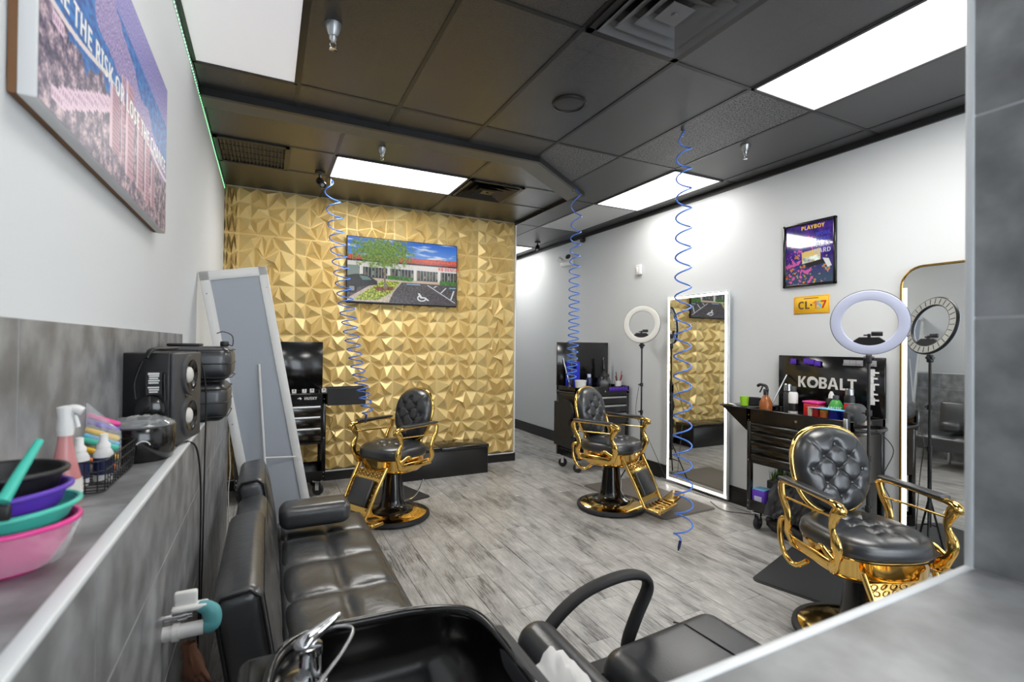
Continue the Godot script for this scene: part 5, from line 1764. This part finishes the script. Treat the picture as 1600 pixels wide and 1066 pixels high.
func build_ledge_things() -> void:
	var L := LEDGE + 0.0005
	# studio speaker, drivers facing into the room
	var sp := thing("studio_speaker", "black studio monitor speaker with two round drivers on ledge", "speaker", Vector3(-0.305, L, -1.935), PI / 2 - 0.20)
	part("cabinet", mb().rbox(Vector3(0, 0.143, -0.004), Vector3(0.235, 0.286, 0.142), 0.006, 2), mats.black_plastic, sp)
	part("front_baffle", mb().rbox(Vector3(0, 0.143, 0.071), Vector3(0.235, 0.286, 0.014), 0.006, 2), mats.dark_grey, sp)
	for y in [0.078, 0.212]:
		var w := mb()
		w.X = Transform3D(Basis(Vector3(1, 0, 0), PI / 2), Vector3(0, y, 0.078))
		w.lathe(v2([[0.050, 0.010], [0.063, 0.008], [0.066, 0.0], [0.066, -0.002]]), 36)
		var dr := part("driver_ring", w, mats.dark_grey, sp)
		var c := mb()
		c.X = w.X
		c.lathe(v2([[0.0, 0.003], [0.018, 0.002], [0.020, -0.002], [0.048, 0.006], [0.052, 0.010]]), 36)
		part("cone", c, mats.black_gloss, dr)
		var d := mb()
		d.X = w.X
		part("dust_cap", d.ball(Vector3(0, 0.0, 0), Vector3(0.027, 0.012, 0.027), 20, 8), mats.ring_white, dr)
	var wg := mb()
	wg.X = Transform3D(Basis(Vector3(1, 0, 0), PI / 2), Vector3(0.0, 0.145, 0.079))
	part("waveguide", wg.lathe(v2([[0, 0.001], [0.012, 0.003], [0.030, 0.002], [0.032, 0]]), 4), mats.black_gloss, sp)
	# headphones hung over the speaker, with a printed tag
	var hp := thing("headphones", "black headphones with a printed hang tag draped over the speaker", "headphones", Vector3(-0.31, L, -1.80))
	var ear := mb()
	ear.X = Transform3D(Basis(Vector3(1, 0, 0), PI / 2), Vector3(0.0, 0.115, 0.0))
	part("ear_cup", ear.lathe(v2([[0, 0.014], [0.030, 0.013], [0.040, 0.006], [0.041, -0.008], [0, -0.008]]), 32, Vector3.ZERO, 0.92, 1.1), mats.black_gloss, hp)
	part("yoke", mb().tube(curve_points([Vector3(-0.035, 0.15, 0.004), Vector3(-0.038, 0.20, 0.004), Vector3(-0.02, 0.262, 0.004)]), 0.004, 6).tube(curve_points([Vector3(0.036, 0.14, 0.004), Vector3(0.034, 0.20, 0.004), Vector3(0.034, 0.225, 0.004)]), 0.004, 6), mats.black_plastic, hp)
	part("headband", mb().tube(curve_points([Vector3(-0.01, 0.270, 0.006), Vector3(0.0, 0.296, -0.01), Vector3(0.02, 0.298, -0.10), Vector3(0.03, 0.299, -0.22)]), 0.010, 8, false, 0.5, Vector3.UP), mats.black_plastic, hp)
	part("tag", mb().box(Vector3(0.010, 0.196, 0.010), Vector3(0.040, 0.070, 0.0012)), mats.black_plastic, hp)
	var tx := mb()
	for k in 9:
		if k == 5:
			continue
		tx.box(Vector3(0.009 + 0.001 * (k % 2), 0.224 - 0.0068 * k, 0.0112), Vector3(0.028 - 0.003 * (k % 3), 0.0044 if k else 0.0062, 0.0006))
	part("tag_print", tx, mats.white_plastic, hp, "lines of small white print").set_meta("kind", "stuff")
	# leather booster cushions at the end of the ledge
	for k in 2:
		var c := thing("booster_cushion", ["black leather booster cushion, lower of the two on ledge", "black leather booster cushion, upper of the two on ledge"][k], "cushion", Vector3(-0.262 + 0.006 * k, L + 0.012 + 0.150 * k, -2.43), 0.0, "stacked booster cushions")
		if k == 0:
			c.position.y = L
		part("pad", mb().rbox(Vector3(0, 0.078 if k == 0 else 0.071, 0), Vector3(0.245 + 0.012 * k, 0.155 if k == 0 else 0.138, 0.31), 0.042, 5), mats.leather, c)
		for dy in [0.0, 0.055, -0.055]:
			part("piping", mb().tube(poly_loop_xz(rounded_rect(0.247 + 0.012 * k, 0.312, 0.045, 6), 0.077 - 0.006 * k + dy), 0.0028 if dy == 0.0 else 0.002, 6, true), mats.black_plastic, c)
	solo("flat_case", mb().rbox(Vector3(0, 0.006, 0), Vector3(0.11, 0.012, 0.16), 0.005), mats.black_plastic, "thin black case lying on the upper booster cushion", "case", Vector3(-0.30, L + 0.302, -2.42))
	var ad := thing("power_adapter", "black power adapter with looped lead on the upper cushion", "adapter", Vector3(-0.16, L + 0.302, -2.40))
	part("block", mb().rbox(Vector3(0, 0.011, 0), Vector3(0.03, 0.022, 0.045), 0.004), mats.black_plastic, ad)
	part("lead", mb().tube(curve_points([Vector3(0.012, 0.012, 0), Vector3(0.03, 0.004, 0.01), Vector3(0.028, 0.045, 0.0), Vector3(-0.005, 0.062, -0.01), Vector3(-0.03, 0.055, -0.02)]), 0.002, 6), mats.black_plastic, ad)
	# black pot under a clear lid
	var pt := thing("wax_pot", "dark round wax pot with a clear crinkled cover on ledge", "pot", Vector3(-0.307, L, -1.66))
	part("body", mb().lathe(v2([[0, 0.0], [0.070, 0.0], [0.076, 0.006], [0.082, 0.05], [0.080, 0.088], [0.077, 0.092]]), 36), mats.black_gloss, pt)
	var nz := noise(61, 18.0, 3)
	part("cover", mb().grid(func(u, v): return Vector3(0.079 * sin(v * PI / 2) * cos(-u * TAU), 0.090 + 0.026 * cos(v * PI / 2) + 0.007 * nz.get_noise_2d(cos(u * TAU) * v * 2.0, sin(u * TAU) * v * 2.0), 0.079 * sin(v * PI / 2) * sin(-u * TAU)), 36, 12), mats.clear_plastic, pt, "clear crinkled plastic cover")
	part("rim", mb().tube(poly_loop_xz(superellipse(0.079, 0.079, 2.0, 36), 0.091), 0.0025, 6, true), mats.dark_grey, pt)
	var dial := mb()
	dial.X = Transform3D(Basis(Vector3(0, 1, 0), 0.35), Vector3(0.02, 0.045, 0.0805))
	var arc := []
	for k in 8:
		arc.append(Vector3(0.016 * cos(0.2 + 2.4 * k / 7.0), 0.014 * sin(0.2 + 2.4 * k / 7.0), 0.0))
	part("dial_mark", dial.tube(arc, 0.0016, 5), mats.white_plastic, pt, "curved white dial mark")
	# wire basket with bottles
	var bk := thing("wire_basket", "black wire basket on the ledge holding bottles", "basket", Vector3(-0.343, L, -1.435))
	var wire := mb()
	for y in [0.004, 0.026, 0.048, 0.070]:
		var s: float = 1.0 + y * 1.2
		wire.tube(poly_loop_xz(rounded_rect(0.080 * s, 0.26 * s, 0.02, 3), y), 0.0016, 5, true)
	for k in 13:
		for sx in [-0.04, 0.04]:
			wire.tube([Vector3(sx, 0.004, -0.12 + 0.02 * k), Vector3(sx * 1.084, 0.070, (-0.12 + 0.02 * k) * 1.084)], 0.0013, 5)
	for k in 4:
		for sz in [-0.13, 0.13]:
			wire.tube([Vector3(-0.03 + 0.02 * k, 0.004, sz), Vector3((-0.03 + 0.02 * k) * 1.084, 0.070, sz * 1.084)], 0.0013, 5)
	for k in 9:
		wire.tube([Vector3(-0.038, 0.004, -0.11 + 0.0275 * k), Vector3(0.038, 0.004, -0.11 + 0.0275 * k)], 0.0013, 5)
	part("wires", wire, mats.black_plastic, bk)
	for k in 2:
		var b := thing("hair_bottle", ["white capped bottle with navy label, left in the wire basket", "white capped bottle with navy label, right in the wire basket"][k], "bottle", [Vector3(-0.362, L + 0.006, -1.375), Vector3(-0.327, L + 0.006, -1.405)][k], 0.0, "white capped bottles in the basket")
		part("body", mb().lathe(v2([[0, 0], [0.0165, 0], [0.018, 0.004], [0.018, 0.062], [0.013, 0.072], [0.009, 0.076]]), 20), mats.canvas_white, b)
		part("label", mb().lathe(v2([[0.0184, 0.016], [0.0184, 0.054]]), 20), mats.navy, b)
		part("cap", mb().lathe(v2([[0.0125, 0.074], [0.0125, 0.082], [0.008, 0.088], [0.0075, 0.104], [0, 0.106]]), 20), mats.white_plastic, b)
	var tb := thing("tool_bag", "clear plastic bag of bright coloured combs in the basket", "bag", Vector3(-0.350, L + 0.010, -1.50), 0.15)
	for k in [[mats.yellow, 0.085, 0.10, -0.01], [mats.sky_blue, 0.072, 0.06, 0.0], [mats.teal, 0.065, 0.055, 0.012], [mats.purple, 0.105, 0.10, -0.02], [mats.pink, 0.118, 0.0, -0.025], [mats.yellow, 0.045, 0.0, 0.02], [mats.orange, 0.03, 0.02, 0.06]]:
		var c := mb()
		c.X = Transform3D(Basis(Vector3(0, 0, 1), -0.42), Vector3(-0.004, k[1], k[3]))
		part("comb", c.rbox(Vector3(0.0, 0, 0), Vector3(0.075, 0.013, 0.016), 0.005, 2), k[0], tb)
	var bg := noise(62, 20.0, 3)
	part("bag_film", mb().grid(func(u, v): return Vector3(lerpf(-0.032, 0.034, u) + 0.004 * bg.get_noise_2d(u, v), lerpf(0.0, 0.165 - 0.075 * u, v), 0.032 * sin(u * PI) * (1.0 - 0.6 * v) + 0.006 * bg.get_noise_2d(u * 2.0, v * 2.0 + 5.0)), 12, 14).grid(func(u, v): return Vector3(lerpf(0.034, -0.032, u), lerpf(0.0, 0.165 - 0.075 * (1.0 - u), v), -0.032 * sin(u * PI) * (1.0 - 0.6 * v)), 12, 14), mats.clear_plastic, tb, "clear crinkled film")
	var sb := thing("spray_bottle", "clear spray bottle of pink liquid with white trigger on ledge", "bottle", Vector3(-0.352, L, -1.255))
	part("bottle", mb().lathe(v2([[0, 0], [0.026, 0], [0.028, 0.006], [0.026, 0.05], [0.017, 0.09], [0.012, 0.125], [0.011, 0.14]]), 24), mats.pink_clear, sb)
	part("label", mb().lathe(v2([[0.0285, 0.02], [0.0272, 0.05]]), 24), mats.ring_white, sb)
	part("trigger_head", mb().lathe(v2([[0.013, 0.135], [0.015, 0.15], [0.012, 0.17], [0.014, 0.19], [0, 0.194]]), 16).tube(curve_points([Vector3(-0.006, 0.182, 0), Vector3(0.014, 0.186, 0), Vector3(0.026, 0.180, 0)]), 0.009, 8).tube([Vector3(0.014, 0.175, 0), Vector3(0.020, 0.150, 0)], 0.004, 6), mats.white_plastic, sb)
	# smoky box with a lilac cap behind the bowls
	var sx := thing("plastic_box", "smoky clear plastic box behind the stacked bowls", "box", Vector3(-0.355, L, -1.10))
	part("walls", mb().rbox(Vector3(0, 0.055, 0), Vector3(0.06, 0.11, 0.10), 0.006), mats.smoke_glass, sx)
	part("cap", mb().lathe(v2([[0.006, 0.11], [0.007, 0.122], [0, 0.128]]), 12), mats.purple, sx)
	# stacked tint bowls
	var cx := Vector3(-0.318, L, -0.925)
	var bw := [
		["pink bowl lowest in the stack of tint bowls", 0.0, mats.pink, 0.044, 0.072, 0.066, Vector3.ZERO, 0.0],
		["teal bowl above the pink one in the stack", 0.046, mats.teal, 0.046, 0.072, 0.040, Vector3(0.002, 0, 0), 0.05],
		["purple bowl above the teal one in the stack", 0.066, mats.purple, 0.046, 0.068, 0.044, Vector3(-0.002, 0, 0.004), 0.06],
		["black bowl topmost in the stack of tint bowls", 0.088, mats.black_plastic, 0.046, 0.062, 0.050, Vector3(-0.006, 0, 0.0), -0.03]]
	var lowest: Node3D = null
	for b in bw:
		var t := thing("tint_bowl", b[0], "bowl", cx + b[6] + Vector3(0, b[1], 0), 0.0, "stacked tint bowls")
		t.rotation.z = b[7]
		if lowest == null:
			lowest = t
		var r0: float = b[3]
		var r1: float = b[4]
		var h: float = b[5]
		part("bowl", mb().lathe(v2([[0, 0], [r0 * 0.8, 0], [r0, 0.006], [lerpf(r0, r1, 0.6), h * 0.5], [r1, h], [r1 - 0.003, h], [lerpf(r0, r1, 0.6) - 0.003, h * 0.5], [r0 - 0.003, 0.009], [0, 0.006]]), 40), b[2], t)
		part("rim", mb().tube(poly_loop_xz(superellipse(r1 + 0.002, r1 + 0.002, 2.0, 40), h), 0.0042, 8, true), b[2], t)
	var wrap := noise(63, 22.0, 3)
	part("film_wrapper", mb().grid(func(u, v):
		var a: float = -0.3 + u * 1.9
		var r: float = lerpf(0.059, 0.079, v) + 0.003 * wrap.get_noise_2d(u * 3.0, v * 2.0)
		return Vector3(r * cos(a), 0.012 + 0.052 * v, r * sin(a)), 24, 8), mats.clear_plastic, lowest, "clear film wrapper")
	var tbz := thing("tint_brush", "teal tint brush handle lying across the black bowl", "brush", Vector3(-0.296, 1.272, -0.852))
	part("handle", mb().tube([Vector3(0.0, 0.0, 0.01), Vector3(0.006, 0.03, -0.02), Vector3(0.016, 0.066, -0.05)], [0.0075, 0.0065, 0.005], 10), mats.teal, tbz)
	part("bristles", mb().rbox(Vector3(-0.004, -0.012, 0.018), Vector3(0.03, 0.02, 0.008), 0.003), mats.black_plastic, tbz)



# ---------------------------------------------------------------- hoses, ring lights, plumbing, leads
func coil_hose(label: String, ctrl: Array, radii: Array, turns: float, lead: float, squeeze := 1.0) -> void:
	var t := thing("coil_hose", label, "hose", Vector3.ZERO, 0.0, "blue coiled air hoses")
	var axis := curve_points(ctrl, 40)
	var n := int(turns * 14)
	var pts := []
	var along := [0.0]
	for i in range(1, axis.size()):
		along.append(along[-1] + axis[i].distance_to(axis[i - 1]))
	var k := 0
	for i in range(n + 1):
		var s := float(i) / n
		while k < axis.size() - 2 and along[k + 1] < s * along[-1]:
			k += 1
		var c: Vector3 = axis[k].lerp(axis[k + 1], clampf((s * along[-1] - along[k]) / maxf(along[k + 1] - along[k], 1e-6), 0.0, 1.0))
		var turn := turns * TAU * pow(s, squeeze)
		var rf := s * (radii.size() - 1)
		var rk := mini(int(rf), radii.size() - 2)
		var r: float = lerpf(radii[rk], radii[rk + 1], rf - rk)
		r *= clampf(s / lead, 0.0, 1.0) * clampf((1.0 - s) / 0.02, 0.0, 1.0)
		pts.append(c + Vector3(cos(turn), 0, sin(turn)) * r)
	part("coil", mb().tube(pts, 0.0056, 6), mats.blue_hose, t)
	var top: Vector3 = ctrl[0]
	part("ceiling_fitting", mb().cyl(top, top + Vector3(0, -0.035, 0), 0.013, 12).cyl(top + Vector3(0, -0.03, 0), top + Vector3(0.0, -0.07, 0), 0.008, 10), mats.steel, t)
	var e: Vector3 = ctrl[ctrl.size() - 1]
	var before: Vector3 = axis[axis.size() - 6]
	var d := (e - before).normalized()
	part("end_fitting", mb().cyl(e - d * 0.01, e + d * 0.045, 0.010, 12).cyl(e + d * 0.04, e + d * 0.06, 0.006, 10), mats.navy, t)


func ring_light(label: String, at: Vector3, aim: Vector3, tilt: float, r: float, face: Material, base_y: float, spread: float, foot := 0.0) -> void:
	var t := thing("ring_light", label, "ring light", Vector3(at.x, 0, at.z), atan2(aim.x, aim.z), "ring lights on stands")
	var hd := Node3D.new()
	hd.name = "lamp_head"
	t.add_child(hd, true)
	hd.transform = Transform3D(Basis(Vector3(1, 0, 0), tilt), Vector3(0, at.y, 0))
	var w := r * 0.30
	var f := mb()
	f.X = Transform3D(Basis(Vector3(1, 0, 0), PI / 2), Vector3.ZERO)
	f.lathe(v2([[r - w, 0.002], [r - w + 0.004, 0.012], [r - w * 0.5, 0.017], [r - 0.004, 0.012], [r, 0.002]]), 56)
	part("diffuser", f, face, hd)
	var b := mb()
	b.X = f.X
	b.lathe(v2([[r - w, 0.002], [r - w + 0.003, -0.014], [r - 0.003, -0.014], [r + 0.002, -0.006], [r + 0.002, 0.003], [r, 0.003]]), 56)
	part("rim_shell", b, mats.black_plastic, hd)
	var bp := mb()
	bp.X = f.X
	bp.lathe(v2([[r - w + 0.008, -0.0155], [r - 0.008, -0.0155]]), 56)
	part("back_plate", bp, mats.ring_white, hd)
	for k in 28:
		var a := TAU * k / 28.0
		var s := mb()
		s.X = Transform3D(Basis(Vector3(0, 0, 1), a), Vector3.ZERO)
		part("slot", s.box(Vector3(r - w * 0.5, 0, -0.0165), Vector3(w * 0.6, 0.004, 0.002)), mats.black_plastic, hd)
	var ph := mb()
	var ri := r - w
	var poly := PackedVector2Array()
	for k in 9:
		var a := -PI / 2 - 0.62 + 1.24 * k / 8.0
		poly.append(Vector2((ri + 0.006) * cos(a), (ri + 0.006) * sin(a)))
	poly.append(Vector2(0.055, -ri * 0.66))
	poly.append(Vector2(-0.055, -ri * 0.66))
	part("phone_bracket", ph.prism(poly, -0.010, 0.008), mats.black_plastic, hd)
	part("phone_clamp", mb().box(Vector3(0, -ri * 0.60, 0), Vector3(0.018, 0.03, 0.014)).rbox(Vector3(0.042, -ri * 0.50, 0), Vector3(0.062, 0.028, 0.02), 0.004).cyl(Vector3(-0.03, -ri * 0.56, 0), Vector3(0, -ri * 0.56, 0), 0.005, 8), mats.black_plastic, hd)
	var neck := at.y - r * cos(tilt)
	part("swivel", mb().rbox(Vector3(0, neck - 0.03, -0.01), Vector3(0.035, 0.06, 0.032), 0.008).cyl(Vector3(-0.03, neck - 0.025, -0.01), Vector3(0.03, neck - 0.025, -0.01), 0.011, 10), mats.black_plastic, t)
	part("pole", mb().cyl(Vector3(0, 0.18, -0.01), Vector3(0, 0.75, -0.01), 0.0125, 12).cyl(Vector3(0, 0.75, -0.01), Vector3(0, neck - 0.04, -0.01), 0.009, 12), mats.black_plastic, t)
	for y in [0.42, 0.75, 1.05]:
		part("clamp", mb().cyl(Vector3(0, y - 0.018, -0.01), Vector3(0, y + 0.018, -0.01), 0.018, 12).cyl(Vector3(0, y, -0.01), Vector3(-0.036, y, -0.01), 0.008, 8), mats.black_plastic, t)
	for k in 3:
		var a := TAU * k / 3.0 + foot
		var e := Vector3(sin(a) * spread, 0.006, cos(a) * spread - 0.01)
		part("leg", mb().tube([Vector3(0, 0.40, -0.01), e], 0.007, 8), mats.black_plastic, t)
		part("strut", mb().tube([Vector3(0, 0.20, -0.01), Vector3(0, 0.40, -0.01).lerp(e, 0.55)], 0.005, 6), mats.black_plastic, t)


func lead(label: String, pts: Array, r: float, mat: Material, called := "cable", category := "cable") -> void:
	solo(called, mb().tube(curve_points(pts, 8), r, 6), mat, label, category)


func build_small_things() -> void:
	coil_hose("blue coiled air hose hanging in front of the television", [Vector3(0.519, YC, -4.90), Vector3(0.535, 2.85, -4.88), Vector3(0.597, 2.295, -4.85), Vector3(0.677, 1.692, -4.75), Vector3(0.744, 1.225, -4.60), Vector3(0.786, 0.94, -4.42), Vector3(0.772, 0.845, -4.35)], [0.062, 0.068, 0.070, 0.070, 0.066, 0.056, 0.045], 23.0, 0.06, 1.35)
	coil_hose("blue coiled air hose hanging over the middle cart", [Vector3(2.651, YC, -4.01), Vector3(2.69, 2.79, -4.01), Vector3(2.672, 2.22, -4.01), Vector3(2.672, 1.72, -4.01), Vector3(2.655, 1.35, -4.01), Vector3(2.64, 1.17, -4.01), Vector3(2.63, 1.12, -4.01)], [0.05, 0.05, 0.05, 0.052, 0.052, 0.052, 0.052], 21.0, 0.05, 1.6)
	coil_hose("blue coiled air hose hanging in front of the tall lit mirror", [Vector3(2.617, YC, -2.571), Vector3(2.63, 2.80, -2.571), Vector3(2.630, 1.85, -2.571), Vector3(2.632, 1.21, -2.571), Vector3(2.64, 0.60, -2.571), Vector3(2.655, 0.25, -2.571), Vector3(2.62, 0.10, -2.571)], [0.05, 0.052, 0.054, 0.058, 0.062, 0.064, 0.06], 21.0, 0.05, 1.0)
	ring_light("large pale violet ring light on a stand beside the lettered cart", Vector3(3.543, 1.645, -1.845), Vector3(-0.90, 0, 0.44), 0.24, 0.215, mats.ring_face, 0.0, 0.09, 0.3)
	ring_light("white ring light on a black stand next to the tall lit mirror", Vector3(3.70, 1.716, -4.215), Vector3(-0.90, 0, 0.5), -0.08, 0.208, mats.ring_white, 0.0, 0.22, 0.9)
	# plumbing in the gap behind the sofa
	var pv := thing("water_valve", "white plumbing valve taped in teal beside the sofa end", "valve", Vector3(-0.2185, 0.772, -1.45))
	pv.scale = Vector3(1, 0.82, 0.82)
	part("waste_pipe", mb().cyl(Vector3(0, -0.012, 0.0), Vector3(0.085, -0.012, 0.0), 0.021, 18).cyl(Vector3(0.02, -0.012, 0), Vector3(0.035, -0.012, 0), 0.026, 18), mats.canvas_white, pv)
	part("supply_pipe", mb().cyl(Vector3(0, 0.030, -0.01), Vector3(0.06, 0.030, -0.01), 0.009, 12).cyl(Vector3(0.03, 0.030, -0.01), Vector3(0.05, 0.030, -0.01), 0.014, 8), mats.chrome, pv)
	part("tape", mb().tube(curve_points([Vector3(0.070, 0.052, -0.01), Vector3(0.098, 0.036, -0.005), Vector3(0.104, 0.0, 0.0), Vector3(0.088, -0.022, 0.0)]), [0.012, 0.014, 0.016, 0.018, 0.019, 0.019, 0.020, 0.021, 0.021, 0.021, 0.021, 0.021, 0.021, 0.022, 0.022, 0.021, 0.020, 0.018, 0.015], 12), mats.tape_teal, pv, "teal tape wrap")
	part("bracket", mb().rbox(Vector3(0.045, 0.075, -0.02), Vector3(0.050, 0.048, 0.022), 0.006).rbox(Vector3(0.055, 0.052, -0.012), Vector3(0.078, 0.016, 0.04), 0.006), mats.white_plastic, pv)
	var ng := noise(70, 14.0, 3)
	solo("brown_rag", mb().grid(func(u, v): return Vector3(0.030 * sin(u * TAU) * (0.5 + v * 0.5) + 0.02 * v, -0.11 * v, 0.016 * cos(u * TAU) * (0.6 + 0.6 * v)) * (1.0 + 0.4 * ng.get_noise_2d(u, v)), 18, 10), mats.brown, "brown rag hanging under the teal taped valve", "rag", Vector3(-0.165, 0.73, -1.45))
	# leads on the tiled half wall and floor
	lead("black speaker lead bowing over the ledge edge", [Vector3(-0.245, LEDGE + 0.004, -1.80), Vector3(-0.222, LEDGE + 0.004, -1.86), Vector3(-0.210, 1.10, -2.00), Vector3(-0.211, 0.92, -2.13), Vector3(-0.211, 0.62, -2.13), Vector3(-0.211, 0.35, -2.10)], 0.0032, mats.black_plastic)
	lead("straight black lead hanging down the tiled half wall", [Vector3(-0.235, LEDGE + 0.29, -2.20), Vector3(-0.208, 1.30, -2.21), Vector3(-0.209, 1.0, -2.22), Vector3(-0.211, 0.70, -2.22), Vector3(-0.211, 0.40, -2.17)], 0.0028, mats.black_plastic)
	lead("wavy white lead at the far end of the tiled half wall", [Vector3(-0.212, 1.12, -3.66), Vector3(-0.205, 1.0, -3.675), Vector3(-0.212, 0.86, -3.672), Vector3(-0.203, 0.66, -3.675), Vector3(-0.212, 0.50, -3.672), Vector3(-0.205, 0.30, -3.675)], 0.003, mats.white_plastic)
	lead("pale lead lying on the floor below the tall lit mirror", [Vector3(3.91, 0.03, -4.12), Vector3(3.88, 0.006, -3.60), Vector3(3.90, 0.005, -3.24), Vector3(3.86, 0.005, -3.08), Vector3(3.92, 0.006, -2.85)], 0.004, mats.foam_grey)
	lead("thin dark lead on the floor beside the worn mat", [Vector3(3.80, 0.004, -3.35), Vector3(3.70, 0.004, -3.12), Vector3(3.80, 0.004, -2.98), Vector3(3.90, 0.004, -2.88)], 0.003, mats.black_plastic)
	lead("black lead looping down from the cart handle by the ring light", [Vector3(3.66, 0.93, -1.86), Vector3(3.75, 0.80, -1.80), Vector3(3.70, 0.60, -1.84), Vector3(3.78, 0.40, -1.82), Vector3(3.72, 0.10, -1.86)], 0.003, mats.black_plastic)
	lead("thin tangled lead beside the cart at the gold wall", [Vector3(0.522, 0.73, -5.45), Vector3(0.63, 0.68, -5.50), Vector3(0.60, 0.58, -5.47), Vector3(0.66, 0.52, -5.50), Vector3(0.57, 0.42, -5.46)], 0.003, mats.black_plastic)
	lead("dark lead from the chair up to the white ring light stand", [Vector3(3.66, 1.06, -4.20), Vector3(3.58, 0.75, -4.16), Vector3(3.66, 0.55, -4.10), Vector3(3.85, 0.05, -3.98)], 0.003, mats.dark_grey)
	# red gear on the lower shelf behind the mirror
	var rg := thing("red_clamp", "red and black gear on the shelf behind the sofa end", "tool", Vector3(-0.125, 0.17, -5.20))
	part("body", mb().rbox(Vector3(0, 0.06, 0), Vector3(0.14, 0.12, 0.12), 0.03, 3), mats.red, rg)
	part("grip", mb().tube(curve_points([Vector3(-0.05, 0.12, 0), Vector3(0, 0.16, 0), Vector3(0.06, 0.12, 0)]), 0.012, 8), mats.black_plastic, rg)
